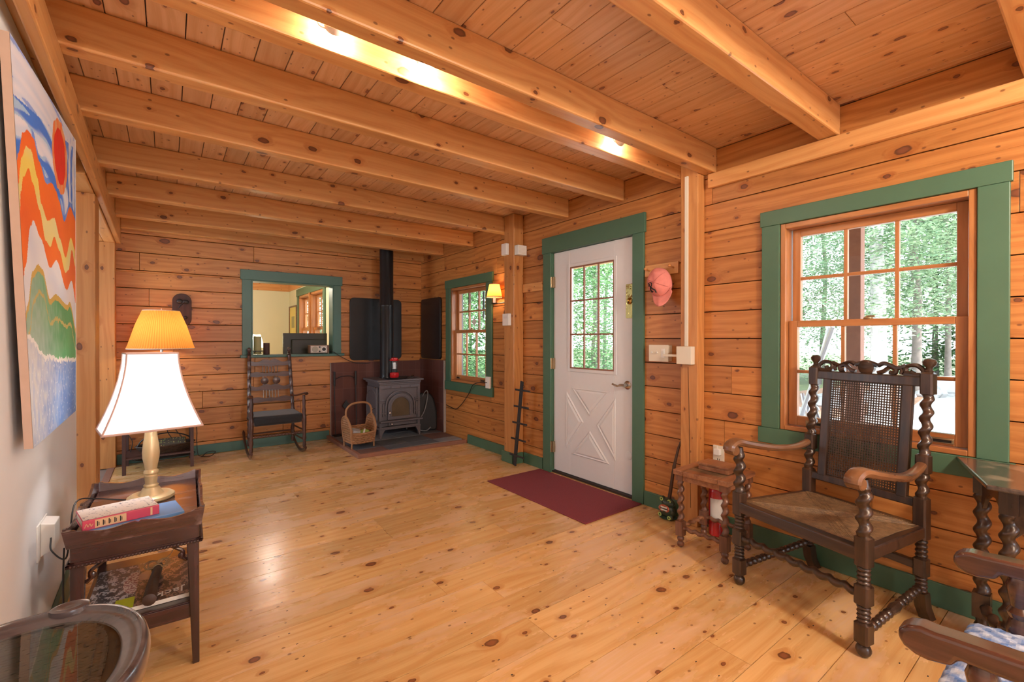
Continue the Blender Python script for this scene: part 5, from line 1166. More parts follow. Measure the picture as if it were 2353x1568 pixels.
# table lamp
LP = empty('table_lamp', (-.060, 2.497, TZ + .0002), radians(9.8), 'gold baluster table lamp with white flared shade on the tray table', 'lamp')
mb = MB(); mb.lathe((0, 0, 0), (0, 0, .5), [(0, .078), (.006, .083), (.016, .082), (.024, .070), (.026, .060), (.022, .045), (.034, .036), (.048, .030), (.052, .024), (.060, .027), (.066, .021), (.074, .021), (.082, .022), (.100, .024), (.106, .020), (.112, .026), (.120, .026), (.128, .021), (.136, .022), (.150, .024), (.175, .029), (.20, .0305), (.23, .028), (.27, .0225), (.31, .0185), (.35, .0165), (.39, .0155), (.42, .012)], 32); mb.build('base', 'gold_paint', LP)
def flare(z): # bottom 0 -> top 1
    u = z; k = (1 - u) ** 1.7; return (.085 + .080 * k, .058 + .044 * k)
zb_, zt_ = .307, .625; rings = []; trimb = MB()
def rect(z, e=0.):
    hx_, hy_ = flare((z - zb_) / (zt_ - zb_)); hx_ += e; hy_ += e; c = .10; P = []
    for (ax, ay) in ((-1, -1), (1, -1), (1, 1), (-1, 1)):
        P.append((ax * hx_, ay * hy_, z))
    return P
mb = MB(); N = 14
for i in range(N + 1): 
    z = zb_ + (zt_ - zb_) * i / N; P = rect(z); q = []
    for k in range(4):
        A_, B_ = Vector(P[k]), Vector(P[(k + 1) % 4])
        for t in range(8): q.append(A_.lerp(B_, t / 8))
    rings.append(q)
mb.loops(rings, cap=False); mb.build('lamp_shade', 'white_shade', LP, ang=50)
tb = MB()
for z, r_ in ((zb_, .0045), (zt_, .0035)):
    P = rect(z, .001); tb.tube(P + [P[0]], r_, 6)
for k in range(4): tb.tube([rect(zb_ + (zt_ - zb_) * i / 10, .0012)[k] for i in range(11)], .0032, 6)
tb.build('shade_trim', 'shade_trim', LP)
mb = MB(); mb.ell((0, 0, .49), (.028, .028, .035)); mb.build('bulb', 'warm_bulb', LP)
mb = MB(); mb.tube([(0, 0, .415), (0, 0, .46)], .012, 10); mb.tube([(-.0, 0, .45), (-.045, 0, .53), (0, 0, .620), (.045, 0, .53), (.0, 0, .45)], .0015, 5); mb.tube([(0, -.056, .620), (0, .056, .620)], .0015, 5); mb.build('harp', 'brass', LP)
mb = MB(); mb.tube(spline([(-.125, 2.50, TZ + .006), (-.17, 2.54, TZ + .006), (-.235, 2.52, TZ + .03), (-.283, 2.40, TZ + .062), (-.292, 2.33, TZ - .03), (-.30, 2.30, .45), (-.345, 2.36, .47), (-.352, 2.40, .505)], 6), .0028, 6); tag(mb.build('lamp_cord', 'black_rubber'), 'black lamp cord draped over the tray table to the wall plug', 'cord')
mb = MB(); mb.tube(spline([(-.30, 2.27, .50), (-.302, 2.265, .36), (-.300, 2.28, .18), (-.31, 2.45, .004), (-.30, 2.7, .004)], 6), .0028, 6); tag(mb.build('loose_cord', 'black_rubber'), 'black cord hanging down beside the tray table leg', 'cord')
pl = empty('wall_adapter', (xl(2.5) + .0005, 2.50, .482), radians(-91), 'white box adapter plugged in at the left plaster wall', 'adapter')
pl.rotation_euler.z = 0
mb = MB(); mb.prism([(-.085, -.068), (.085, -.068), (.085, .068), (-.085, .068)], .0, .006, 'YZ'); mb.build('wall_plate', 'white_plastic', pl, bevel=.002)
mb = MB(); mb.loops([[(x_, y_, z_) for x_, y_, z_ in ((.006, -.05 , -.06), (.046, -.05, -.035), (.046, -.05, .058), (.006, -.05, .068))], [(.006, .05, -.06), (.046, .05, -.035), (.046, .05, .058), (.006, .05, .068)]]); mb.build('adapter_body', 'white_plastic', pl, bevel=.003, smooth=False)
mb = MB(); mb.loops([[(x_, y_, z_) for x_, y_, z_ in ((.01, .0502, .0), (.035, .0502, .0), (.035, .0502, .03), (.01, .0502, .03))], [(.014, .085, .006), (.032, .085, .006), (.032, .085, .024), (.014, .085, .024)]]); mb.build('black_plug', 'black_rubber', pl, bevel=.002)
# ------------------------------------------------------------------ round-cornered glass topped tray table bottom-left
RT = empty('glass_top_table', (-.193, .992, .10), 0, 'dark oval glass-topped table with shell handles in the lower left corner', 'table')
def sup(rx, ry, z, n=2.25, seg=96):
    out = []
    for k in range(seg):
        a = 2 * pi * k / seg; c, s_ = cos(a), sin(a); out.append((rx * (abs(c) ** (2 / n)) * (1 if c >= 0 else -1), ry * (abs(s_) ** (2 / n)) * (1 if s_ >= 0 else -1), z))
    return out
prof = [(-.012, .600), (-.003, .608), (.0, .630), (-.003, .642), (-.007, .648), (-.012, .648), (-.014, .643), (-.020, .641), (-.026, .642), (-.029, .640), (-.036, .637), (-.040, .633)]
mb = MB(); mb.loops([sup(.168 + a, .198 + a, z) for a, z in prof], cap=False); mb.build('rim', 'round_table_wood', RT, ang=60)
mb = MB(); mb.loops([sup(.160, .190, .602), sup(.160, .190, .629)]); mb.build('woven_panel', 'cane_dark', RT)
mb = MB(); y = -.15
while y < .15:
    L = .112 * (max(0, 1 - (abs(y) / .168) ** 2.5)) ** .4; mb.tube([(-L + 2 * L * i / 24, y, .6305 + (.0012 if (i + int(y * 1000)) % 2 else 0)) for i in range(25)], .0028, 4); y += .0085
mb.build('woven_cane', 'cane_dark', RT)
mm, nt, out = newmat('top_glass'); g = NG(nt); tr = g.n('BsdfTransparent'); tr.inputs[0].default_value = (.85, .88, .86, 1); gl_ = g.n('BsdfGlossy'); gl_.inputs['Roughness'].default_value = .01
lw = g.n('LayerWeight', i_Blend=.5); fr2 = g.math('ADD', g.math('MULTIPLY', g.math('POWER', lw.outputs['Facing'], 5.), 1.), .05); mx = g.n('MixShader'); g.l(g.math('MULTIPLY', fr2, 1., clamp=True), mx.inputs[0]); g.l(tr.outputs[0], mx.inputs[1]); g.l(gl_.outputs[0], mx.inputs[2]); g.l(mx.outputs[0], out.inputs[0])
mb = MB(); mb.loops([sup(.129, .159, .6335), sup(.129, .159, .636)]); mb.build('glass_top', 'top_glass', RT, smooth=False)
for a, px_, py_ in ((0, .045, .185), (1, .045, -.185)):
    mb = MB(); mb.lathe((px_, py_, .632), (px_, py_, .66), [(0, .020), (.012, .023), (.018, .022), (.020, .016), (.017, .009), (.018, .003)], 20)
    for q in range(len(mb.v)): vx = mb.v[q]; mb.v[q] = (px_ + (vx[0] - px_) * 1.25, vx[1], vx[2])
    mb.build('shell_handle', 'round_table_wood', RT)
for sx in (-1, 1):
    for sy in (-1, 1):
        mb = MB(); mb.tube(spline([(sx * .12, sy * .15, .60), (sx * .125, sy * .155, .40), (sx * .10, sy * .13, .2), (sx * .12, sy * .16, -.1)], 5), .016, 8); mb.build('leg', 'round_table_wood', RT)
# ------------------------------------------------------------------ painting
def lerp_poly(P, s):
    if s <= P[0][0]: return P[0][1]
    for (a, b), (c, d_) in zip(P, P[1:]):
        if s <= c: 
            t = (s - a) / (c - a); t = t * t * (3 - 2 * t); return b + (d_ - b) * t
    return P[-1][1]
OR = [(0, .715), (.017, .736), (.09, .801), (.149, .822), (.219, .818), (.289, .773), (.389, .73), (.493, .749), (.565, .739), (.614, .718), (.717, .663), (.872, .732), (.971, .711), (1, .70)]
YU = [(0, .66), (.033, .706), (.052, .733), (.126, .776), (.181, .778), (.255, .722), (.299, .658), (.387, .625), (.521, .647), (.619, .596), (.74, .545), (.881, .624), (.984, .59), (1.01, .456)]
YL = [(0, .60), (.025, .648), (.066, .69), (.139, .724), (.184, .696), (.266, .638), (.349, .563), (.426, .551), (.51, .59), (.603, .556), (.732, .493), (.81, .506), (.9, .584), (.991, .531), (1.02, .428)]
WH = [(0, .44), (.025, .465), (.132, .579), (.169, .598), (.267, .561), (.412, .488), (.54, .52), (.757, .436), (.887, .473), (1.017, .39)]
GR = [(0, .35), (.026, .37), (.131, .463), (.212, .485), (.275, .477), (.391, .396), (.506, .413), (.772, .385), (.831, .397), (1.023, .297)]
SU = [(0, .30), (.017, .296), (.295, .233), (.624, .211), (1.015, .195)]
def L3(c): return tuple(rgb(*c)[:3])
cB, cL, cW, cO, cY, cR, cG = (L3(q) for q in ((60, 125, 225), (150, 195, 235), (228, 228, 240), (246, 120, 45), (240, 215, 105), (228, 48, 40), (70, 165, 95)))
def mixc(a, b, t): t = max(0, min(1, t)); return tuple(p * (1 - t) + q * t for p, q in zip(a, b))
def paintcol(s, t):
    n1 = noise.noise(Vector((s * 5, t * 9, 0))); n2 = noise.noise(Vector((s * 30, t * 30, 5))); n3 = noise.noise(Vector((s * 60, t * 90, 2)))
    o_ = lerp_poly(OR, s)
    if t > o_:
        dx, dy = (s - .655), (t - .861); r = sqrt((dx / .115) ** 2 + (dy / .092) ** 2)
        if r < .96 + .05 * n2: return mixc(cR, (.6, .03, .02), n2 * .6)
        if r < 1.28 + .08 * n2: return mixc((.80, .40, .20), cO, .5 + n2)
        ra = sqrt(((s - .30) / .62) ** 2 + ((t - .66) / .20) ** 2); st = noise.noise(Vector((ra * 9, atan2(t - .66, (s - .3) * .4) * 1.6, 4))); w_ = sin(ra * 13. + n1 * 1.5)
        c_ = mixc(cW, cL, .15 + .5 * st)
        if s > .80: w_ = sin(s * 70 + n1 * 3) * .9; st = n2 * .6
        if t < .965 - .10 * (1 - s):
            if w_ + st * 1.8 > .30: c_ = mixc(c_, cB, min(1, .45 + (w_ + st - .2) * 1.2))
            elif w_ + st > -.1: c_ = mixc(c_, cL, .8)
        elif st > .35: c_ = mixc(c_, cB, .6)
        if t < o_ + .018 and s > .2: c_ = mixc(c_, cB, .8)
        return c_
    if t > lerp_poly(WH, s):
        yu, yl_ = lerp_poly(YU, s), lerp_poly(YL, s)
        if yl_ < t < yu: return mixc(cY, (.80, .72, .35), .5 + n1)
        return mixc(cO, (.80, .13, .03), .35 + n1 * .8)
    g_ = lerp_poly(GR, s)
    if t > g_: return mixc((.83, .83, .87), (.62, .68, .82), .3 + n1)
    su = lerp_poly(SU, s) + .012 * n2
    if t > su:
        if t > g_ - .018: return (.62, .42, .10)
        c_ = mixc((.10, .42, .16), (.06, .30, .12), .5 + n1); c_ = mixc(c_, (.42, .56, .50), (1 - s) * 1.1 - .35 + (g_ - t - .06) * 1.5 * (1 - s) + .3 * n2)
        if abs(t - g_ + .075 + .01 * n2) < .006: c_ = (.55, .45, .15)
        return c_
    if t > su - .014 - .008 * n3: return (.85, .85, .84)
    c_ = mixc((.10, .24, .62), (.25, .42, .75), .5 + n1); c_ = mixc(c_, (.62, .66, .72), (1 - s) * 1.2 - .3 + .5 * n2 - (.15 - t) * 1.5)
    if n3 > .45: c_ = mixc(c_, (.75, .80, .88), .7)
    return c_
PT = empty('painting', (-.36, 2.44, 1.54), 0, 'large painted canvas of a red sun over orange, green and blue waves', 'painting')
C4 = [Vector(p) - Vector((-.36, 2.44, 1.54)) for p in ((-.338, 2.045, .906), (-.338, 2.868, .921), (-.338, 2.885, 2.166), (-.352, 1.87, 2.11))]
def bil(s, t): return (C4[0] * (1 - s) + C4[1] * s) * (1 - t) + (C4[3] * (1 - s) + C4[2] * s) * t
nx, ny = 190, 290; V = []; F = []; dat = []
for j in range(ny + 1):
    for i in range(nx + 1): V.append(bil(i / nx, j / ny))
for j in range(ny):
    for i in range(nx):
        a = j * (nx + 1) + i; F.append((a, a + 1, a + nx + 2, a + nx + 1)); dat += list((*paintcol((i + .5) / nx, (j + .5) / ny), 1.)) * 4
me = bpy.data.meshes.new('canvas_front'); me.from_pydata([tuple(v) for v in V], [], F); me.materials.append(MATS['painting_paint']); ca = me.color_attributes.new('col', 'FLOAT_COLOR', 'CORNER'); ca.data.foreach_set('color', dat)
o = bpy.data.objects.new('canvas_front', me); COL.objects.link(o); o.parent = PT
mb = MB(); off = Vector((-.021, 0, 0)); e = Vector((-.0008, 0, 0)); mb.loops([[bil(0, t / 60) + off, bil(0, t / 60) + e, bil(1, t / 60) + e, bil(1, t / 60) + off] for t in range(61)]); mb.build('stretcher_frame', 'canvas_side', PT, smooth=False)
mb = MB(); q1, q2 = bil(1, 0), bil(1, 1); mb.loops([[q1 + Vector((-.020, .0004, 0)), q1 + Vector((.001, .0004, 0)), q1 + Vector((.001, .008, 0)), q1 + Vector((-.020, .008, 0))], [q2 + Vector((-.020, .0004, 0)), q2 + Vector((.001, .0004, 0)), q2 + Vector((.001, .008, 0)), q2 + Vector((-.020, .008, 0))]]); mb.build('edge_strip', 'label_white', PT, smooth=False)
# ------------------------------------------------------------------ back-left small table, orange lamp, basket of cords, plaque
SB = empty('small_table', (-.07, 5.66, 0), 0, 'narrow dark wooden table against the back wall under the orange lamp', 'table')
w, dp = .255, .195
mb = MB(); mb.box((-w - .015, -dp - .01, .565), (w + .015, dp + .015, .585)); mb.build('table_top', 'small_table_wood', SB, bevel=.004, smooth=False)
for sx in (-1, 1):
    for sy in (-1, 1):
        mb = MB(); mb.cbox((sx * w, sy * dp, .2825), (.028, .028, .565)); mb.build('leg', 'small_table_wood', SB, bevel=.002, smooth=False)
mb = MB(); mb.box((-w, -dp, .52), (w, -dp + .015, .566)); mb.box((-w, dp - .015, .52), (w, dp, .566)); mb.box((-w, -dp, .52), (-w + .015, dp, .566)); mb.box((w - .015, -dp, .52), (w, dp, .566)); mb.build('apron', 'small_table_wood', SB, smooth=False)
mb = MB(); mb.box((-w, -dp - .01, .135), (w, dp + .01, .152)); mb.build('lower_shelf', 'small_table_wood', SB, bevel=.002, smooth=False)
OL = empty('table_lamp', (-.052, 5.655, .5855), 0, 'table lamp with orange pleated cone shade and glass base by the back wall', 'lamp')
mb = MB(); mb.box((-.065, -.065, 0), (.065, .065, .03)); mb.box((-.05, -.05, .03), (.05, .05, .45)); mb.box((-.065, -.065, .45), (.065, .065, .49)); mb.build('glass_base', 'clear_glass', OL, bevel=.006, smooth=False)
mb = MB(); mb.lathe((0, 0, .49), (0, 0, .6), [(0, .03), (.02, .028), (.03, .012), (.07, .012)], 16); mb.ell((0, 0, .65), (.03, .03, .045)); mb.build('socket', 'nickel', OL)
mb = MB(); seg = 156; rb, rt = .268, .147; mb.loops([[((r_ + (.003 if k % 2 else 0)) * cos(2 * pi * k / seg), (r_ + (.003 if k % 2 else 0)) * sin(2 * pi * k / seg), z) for k in range(seg)] for r_, z in ((rb, .572), (rb - .012, .605), (.20, .80), (rt, .938))], cap=False); mb.build('lamp_shade', 'orange_shade', OL, smooth=False)
mb = MB(); mb.tube([(rb * cos(2 * pi * k / 60), rb * sin(2 * pi * k / 60), .570) for k in range(61)], .004, 5, cap=False); mb.tube([(rt * cos(2 * pi * k / 60), rt * sin(2 * pi * k / 60), .940) for k in range(61)], .003, 5, cap=False)
for a in (0, 2.1, 4.2): mb.tube([(0, 0, .93), (rt * cos(a), rt * sin(a), .94)], .002, 5)
mb.tube([(0, 0, .56), (0, 0, .965)], .003, 5); mb.build('shade_wire', 'white_plastic', OL)
# basket tray + cords on lower shelf
BK = empty('woven_basket', (-.02, 5.60, .1525), radians(4), 'shallow dark woven basket with floral pad on the lower shelf', 'basket')
mb = MB()
for k in range(6):
    z = .008 + k * .013; rx_, ry_ = .175 + k * .011, .10 + k * .007
    mb.tube([(rx_ * cos(q) * (1 + (.012 if (j + k) % 2 else -.012)), ry_ * sin(q) * (1 + (.012 if (j + k) % 2 else -.012)), z) for j, q in enumerate([2 * pi * i / 40 for i in range(41)])], .008, 5, cap=False)
mb.loops([[(.16 * cos(2 * pi * i / 24), .09 * sin(2 * pi * i / 24), z) for i in range(24)] for z in (.001, .01)]); mb.build('body', 'cane_dark', BK)
mb = MB(); mb.tube(spline([(-.22, 0, .07), (-.17, -.01, .14), (-.06, -.01, .175), (.06, 0, .172), (.17, 0, .13), (.23, .02, .06)], 6), .0065, 6); mb.build('handle', 'black_iron', BK)
def padcol(u, v):
    n2 = noise.noise(Vector((u * 16, v * 14, 1)));
    if n2 > .42: return (.62, .50, .18)
    if n2 < -.48: return (.25, .36, .10)
    return (.09, .075, .055)
o = grid_cushion('floral_pad', .30, .13, 0, .02, padcol, BK, 'woven', 60, 30); o.location = (.01, -.01, .085); o.rotation_euler = (.35, .0, -.05)
mb = MB(); R = random.Random(3)
for k in range(7): mb.tube([(-.03 + (.15 + .016 * k) * cos(q), 5.60 + (.07 + .008 * k) * sin(q), .131 - .004 * k + .003 * sin(3 * q)) for q in [2 * pi * i / 28 for i in range(29)]], .0035, 5)
for q in range(len(mb.v)): x_, y_, z_ = mb.v[q]; mb.v[q] = (x_, y_, z_)
tag(mb.build('cord_coil', 'black_rubber'), 'coil of black cord hanging under the lower shelf', 'cord')
for pts, lb in (([(.02, 5.83, .43), (-.01, 5.80, .33), (.03, 5.72, .25), (.07, 5.66, .235)], 'black cord dropping behind the small table into the basket, left strand'), ([(.10, 5.83, .42), (.06, 5.80, .33), (.10, 5.72, .27), (.12, 5.66, .235)], 'black cord dropping behind the small table into the basket, right strand'),
               ([(.21, 5.86, .52), (.24, 5.87, .3), (.24, 5.87, .16), (.25, 5.86, .03), (.28, 5.84, .006), (.36, 5.80, .006), (.40, 5.78, .05), (.33, 5.78, .055), (.28, 5.80, .008)], 'black cord looping on the floor beside the small table'), ([(-.29, 5.8, .42), (-.32, 5.78, .34), (-.28, 5.76, .25), (-.30, 5.76, .12)], 'black cord hanging at the left of the small table')):
    mb = MB(); mb.tube(spline(pts, 6), .0038, 6); tag(mb.build('power_cord', 'black_rubber'), lb, 'cord')
WP = empty('wall_plaque', (.118, 5.948, 1.555), 0, 'dark oval wooden wall plaque with metal fittings behind the orange lamp shade', 'plaque')
mb = MB(); mb.prism([(.083 * cos(a), .092 * (1 if sin(a) > 0 else -1) + .083 * sin(a)) for a in [2 * pi * k / 32 + .05 for k in range(32)]], -.012, .011, 'XZ'); mb.build('board', 'plaque_wood', WP, bevel=.004)
mb = MB(); mb.ell((-.02, -.03, .09), (.028, .016, .026)); mb.ell((.03, -.03, .085), (.030, .016, .022)); mb.tube([(.02, -.04, .08), (-.01, -.045, .05), (-.03, -.04, .02)], .006, 6); mb.tube([(.03, -.03, .08), (.05, -.04, .06)], .005, 6); mb.ell((.03, -.02, -.08), (.016, .014, .018)); mb.build('metal_fitting', 'black_iron', WP)
# ------------------------------------------------------------------ wall items, right wall
SCN = empty('wall_sconce', (2.87, 3.845, 1.60), 0, 'iron wall sconce with amber cloth shade lit beside the small window', 'sconce')
mb = MB(); mb.tube(spline([(-.005, 0, .02), (-.03, .03, .035), (-.06, .11, .03), (-.09, .155, .03)], 6), .006, 6); mb.tube(spline([(-.02, .02, -.02), (-.02, .06, -.04), (-.02, .075, -.075), (-.02, .04, -.085), (-.02, .04, -.06)], 6), .005, 6); mb.tube([(-.01, .0, .03), (-.02, .01, -.03)], .006, 6); mb.lathe((-.09, .155, .02), (-.09, .155, .05), [(0, .01), (.008, .035), (.014, .037)], 16); mb.build('arm', 'black_iron', SCN)
mb = MB(); mb.lathe((-.09, .155, .034), (-.09, .155, .1), [(0, .015), (.09, .015)], 14); mb.build('candle_sleeve', 'white_plastic', SCN)
mb = MB(); mb.lathe((-.09, .155, .095), (-.09, .155, .22), [(0, .084), (.137, .054)], 32, cap=False); mb.build('lamp_shade', 'amber_shade', SCN)
mb = MB(); mb.tube([(-.09 + .0845 * cos(q), .155 + .0845 * sin(q), .095) for q in [2 * pi * i / 40 for i in range(41)]], .003, 5, cap=False); mb.tube([(-.09 + .054 * cos(q), .155 + .054 * sin(q), .232) for q in [2 * pi * i / 40 for i in range(41)]], .002, 5, cap=False); mb.build('shade_trim', 'shade_trim', SCN)
mb = MB(); mb.ell((-.09, .155, .15), (.013, .013, .025)); mb.build('bulb', 'warm_bulb', SCN)
mb = MB(); mb.box((-.004, -.03, .01), (.004, .03, .08)); mb.build('mounting_plate', 'white_plastic', SCN, bevel=.002)
mb = MB(); mb.tube(spline([(2.855, 3.88, 1.54), (2.866, 3.885, 1.2), (2.866, 3.875, .9), (2.866, 3.87, .5), (2.866, 3.90, .3), (2.850, 3.91, .11), (2.845, 3.90, .004)], 6), .003, 6); mb.cbox((2.862, 3.872, .82), (.014, .02, .045)); tag(mb.build('sconce_cord', 'black_rubber'), 'thin cord hanging from the sconce down to the floor', 'cord')
def smallbox(name, a, b, mat, label, cat, bevel=.004, slots=None):
    c = tuple((p + q) / 2 for p, q in zip(a, b)); e = empty(name, c, 0, label, cat); mb = MB(); mb.box(tuple(p - q for p, q in zip(a, c)), tuple(p - q for p, q in zip(b, c))); mb.build('housing', mat, e, bevel=bevel, smooth=False); return e, c
e, c = smallbox('emergency_light', (2.712, 3.70, 2.10), (2.7512, 3.78, 2.215), 'white_plastic', 'small white sensor light on the front of the post by the small window', 'sensor')
mb = MB(); mb.box((-.018, -.035, -.0585), (.018, .035, -.0572)); mb.build('lens', 'label_white', e, smooth=False)
e, c = smallbox('siren_box', (2.76, 3.563, 2.085), (2.872, 3.6205, 2.182), 'white_plastic', 'white louvred box high on the near side of the post', 'alarm box')
mb = MB()
for k in range(6): mb.box((-.045, -.0305, -.035 + k * .013), (.045, -.0286, -.030 + k * .013))
mb.build('louvres', 'ivory_plastic', e, smooth=False)
e, c = smallbox('thermostat', (2.715, 3.66, 1.385), (2.7512, 3.765, 1.505), 'white_plastic', 'white thermostat box on the post below the sconce', 'thermostat')
mb = MB(); mb.box((-.0195, -.03, .01), (-.018, .03, .04)); mb.build('panel', 'label_white', e, smooth=False)
# outlet strip on the small window casing + cord
e, c = smallbox('outlet_strip', (2.826, 4.165, .70), (2.852, 4.245, .83), 'white_plastic', 'white outlet box on the casing of the small window', 'outlet')
mb = MB(); mb.tube(spline([(2.822, 4.21, .765), (2.80, 4.30, .76), (2.815, 4.48, .72), (2.84, 4.62, .60), (2.85, 4.78, .47), (2.86, 4.95, .38), (2.868, 5.12, .385), (2.868, 5.22, .40)], 6), .0045, 6); tag(mb.build('power_cord', 'black_rubber'), 'black cord sagging below the small window from its outlet box', 'cord')
# small hanging slip in window 1
mb = MB(); mb.prism([(4.66, 1.50), (4.60, 1.47), (4.645, 1.405), (4.71, 1.45)], 2.9375, 2.9385, 'YZ'); tag(mb.build('paper_tag', 'paper_edge', smooth=False), 'tilted pale paper tag stuck on the upper sash of the small window', 'paper')
# black ladder rack
LR = empty('iron_rack', (2.735, 3.50, 0), 0, 'black flat bar rack with five cross pegs leaning by the wall post', 'rack')
mb = MB(); t0, t1 = Vector((-.015, .065, .004)), Vector((.0, -.035, .84))
def flatbar(mb, a, b, w_, t_):
    a, b = Vector(a), Vector(b); d_ = (b - a).normalized(); nx_ = Vector((1, 0, 0)); s_ = d_.cross(nx_).normalized()
    mb.loops([[p + s_ * w_ / 2 + nx_ * t_ / 2, p - s_ * w_ / 2 + nx_ * t_ / 2, p - s_ * w_ / 2 - nx_ * t_ / 2, p + s_ * w_ / 2 - nx_ * t_ / 2] for p in (a, b)])
flatbar(mb, t0, t1, .045, .01); mb.build('upright', 'black_iron', LR, bevel=.002, smooth=False)
for k in range(5):
    u = .115 + k * .20 if k else .115; p = t0.lerp(t1, .125 + .1925 * k); mb = MB(); mb.box((p.x - .013, p.y - .145, p.z - .009), (p.x - .005, p.y + .085, p.z + .009)); mb.build('cross_bar', 'black_iron', LR, bevel=.002, smooth=False)
mb = MB(); mb.tube([(-.0, -.06 + .012 * cos(q), .79 + .012 * sin(q)) for q in [2 * pi * i / 16 for i in range(17)]], .003, 5); mb.build('ring', 'black_iron', LR)
# doormat
mb = MB(); mb.box((-.305, -.585, 0), (.305, .585, .008)); MT = tag(mb.build('doormat', 'maroon_mat', loc=(2.538, 2.735, .0006), rz=radians(.4), bevel=.003), 'maroon rectangular doormat on the floor in front of the white door', 'doormat')
# peg rail + cap
PR = empty('peg_rail', (XR - .0005, 1.99, 1.755), 0, 'short pine peg rail holding the pink cap beside the door', 'peg rail')
mb = MB(); mb.box((-.018, -.135, -.042), (0, .145, .042)); mb.build('board', 'pine_beam_y', PR, bevel=.003, smooth=False)
for yy in (.10, -.10):
    mb = MB(); mb.lathe((-.018, yy, 0), (-.08, yy, .012), [(0, .006), (.03, .005), (.045, .009), (.052, .012), (.06, .009), (.063, .003)], 12); mb.build('peg', 'pine_post', PR)
mb = MB(); mb.box((2.857, 3.312, 1.715), (2.8745, 3.615, 1.80)); struct(mb.build('trim_40', 'pine_beam_y', bevel=.003, smooth=False), 'short board between the post and the door casing')
CP = empty('baseball_cap', (2.80, 1.958, 1.648), 0, 'salmon pink baseball cap with a black logo hanging on the peg rail', 'cap')
def cap():
    # crown: half ellipsoid facing -X (into the room), open side to the wall; brim hangs down
    V = []; n, m_ = 28, 14
    mb = MB(); rings = []
    for j in range(m_ + 1):
        th = pi / 2 * j / m_; r = cos(th); ring = []
        for k in range(n):
            a = 2 * pi * k / n; yy = .094 * r * cos(a); zz = .112 * r * sin(a); xx = -.080 * sin(th)
            nz = noise.noise(Vector((yy * 22, zz * 22, 2))) * .007; ring.append((xx - nz, yy + .012 * (zz / .1), zz + nz))
        rings.append(ring)
    mb.loops(rings, cap=False); o = mb.build('crown', 'pink_cap', CP)
    s = o.modifiers.new('s', 'SOLIDIFY'); s.thickness = .002
    mb = MB(); mb.lathe((-.081, 0.0, 0), (-.088, 0, 0), [(0, .008), (.004, .007), (.006, .003)], 12)
    # seams
    for a in (0.35, 1.4, 2.45):
        mb.tube([(-.0815 * sqrt(max(0, 1 - t * t)) - .0015, .094 * t * cos(a) + .012 * (.112 * t * sin(a) / .1), .112 * t * sin(a)) for t in [q / 12. for q in range(-11, 12)]], .0012, 4)
    mb.build('seams', 'pink_seam', CP)
    mb = MB(); P = []; n = 18
    for j in range(7):
        u = j / 6; row = []
        for k in range(n + 1):
            a = radians(205 + 130 * k / n); rad = 1. + u * .72
            yy = .092 * cos(a) * (1 - .02 * u) - .014 - u * .022; zz = .100 * sin(a) * rad * (1 if True else 1); xx = -.022 - .030 * u * (1 - .3 * abs(cos(a))) + .012 * abs(cos(a)) * u - .02 * (1 - abs(cos(a)))
            row.append((xx, yy, zz))
        P.append(row)
    mb.loops(P, closed=False, cap=False); o = mb.build('brim', 'pink_cap', CP); s = o.modifiers.new('s', 'SOLIDIFY'); s.thickness = .004
    mb = MB()   # black antlered logo
    def cr(y_, z_): z_ = z_; r2 = max(0, 1 - ((y_ - .012 * z_ / .1) / .094) ** 2 - (z_ / .112) ** 2); return (-.080 * sqrt(r2) - .0032, y_, z_)
    def st(P_, r_): mb.tube([cr(oy + (a - oy) * 1.35, oz + (b - oz) * 1.35) for a, b in P_], r_ * 1.35, 6)
    oy, oz = .022, -.038
    st([(oy + .022, oz + .028), (oy + .014, oz + .012), (oy + .002, oz + .006)], .0024); st([(oy + .026, oz + .014), (oy + .016, oz + .010)], .002); st([(oy + .010, oz + .030), (oy - .002, oz + .026), (oy - .004, oz + .014), (oy + .004, oz + .006)], .0024); st([(oy + .020, oz + .02), (oy + .012, oz + .022)], .0018)
    st([(oy + .006, oz + .008), (oy + .010, oz - .008), (oy + .004, oz - .022), (oy - .004, oz - .018)], .0036); st([(oy + .002, oz + .002), (oy - .008, oz - .006), (oy - .020, oz - .012), (oy - .024, oz - .026)], .0034)
    mb.build('logo', 'black_ink', CP)
cap()
# switches + conduit
SW = empty('light_switch', (XR - .0005, 2.0, 1.147), 0, 'beige three-gang light switch box between the door and the post', 'light switch')
mb = MB(); mb.box((-.045, -.088, -.056), (0, .072, .056)); mb.build('box', 'ivory_plastic', SW, bevel=.003, smooth=False)
mb = MB(); mb.box((-.051, -.090, -.060), (-.0452, .074, .060)); mb.build('face_plate', 'ivory_plastic', SW, bevel=.002, smooth=False)
for yy in (.042, -.003):
    mb = MB(); mb.box((-.064, yy - .004, .0), (-.0512, yy + .004, .012)); mb.build('toggle', 'white_plastic', SW, bevel=.001)
mb = MB(); mb.box((-.054, -.064, -.033), (-.0512, -.032, .033)); mb.box((-.058, -.054, .0), (-.0542, -.044, .02)); mb.build('dimmer', 'white_plastic', SW, bevel=.001)
CD = empty('surface_conduit', (2.79, 1.74, 1.14), 0, 'ivory surface wiring box and raceway running up the wall post', 'conduit')
mb = MB(); mb.box((-.046, -.055, -.06), (-.0005, .055, .06)); mb.build('junction_box', 'ivory_plastic', CD, bevel=.003, smooth=False)
mb = MB(); mb.box((-.012, -.008, .061), (-.0005, .016, 1.20)); mb.build('raceway', 'ivory_plastic', CD, bevel=.002, smooth=False)
mb = MB(); mb.box((-.030, .0555, -.012), (-.014, .17, .004)); mb.build('side_raceway', 'ivory_plastic', CD, bevel=.002, smooth=False)
OU = empty('wall_outlet', (XR - .0005, 1.565, .495), 0, 'ivory duplex wall outlet with plug between the stool and the armchair', 'outlet')
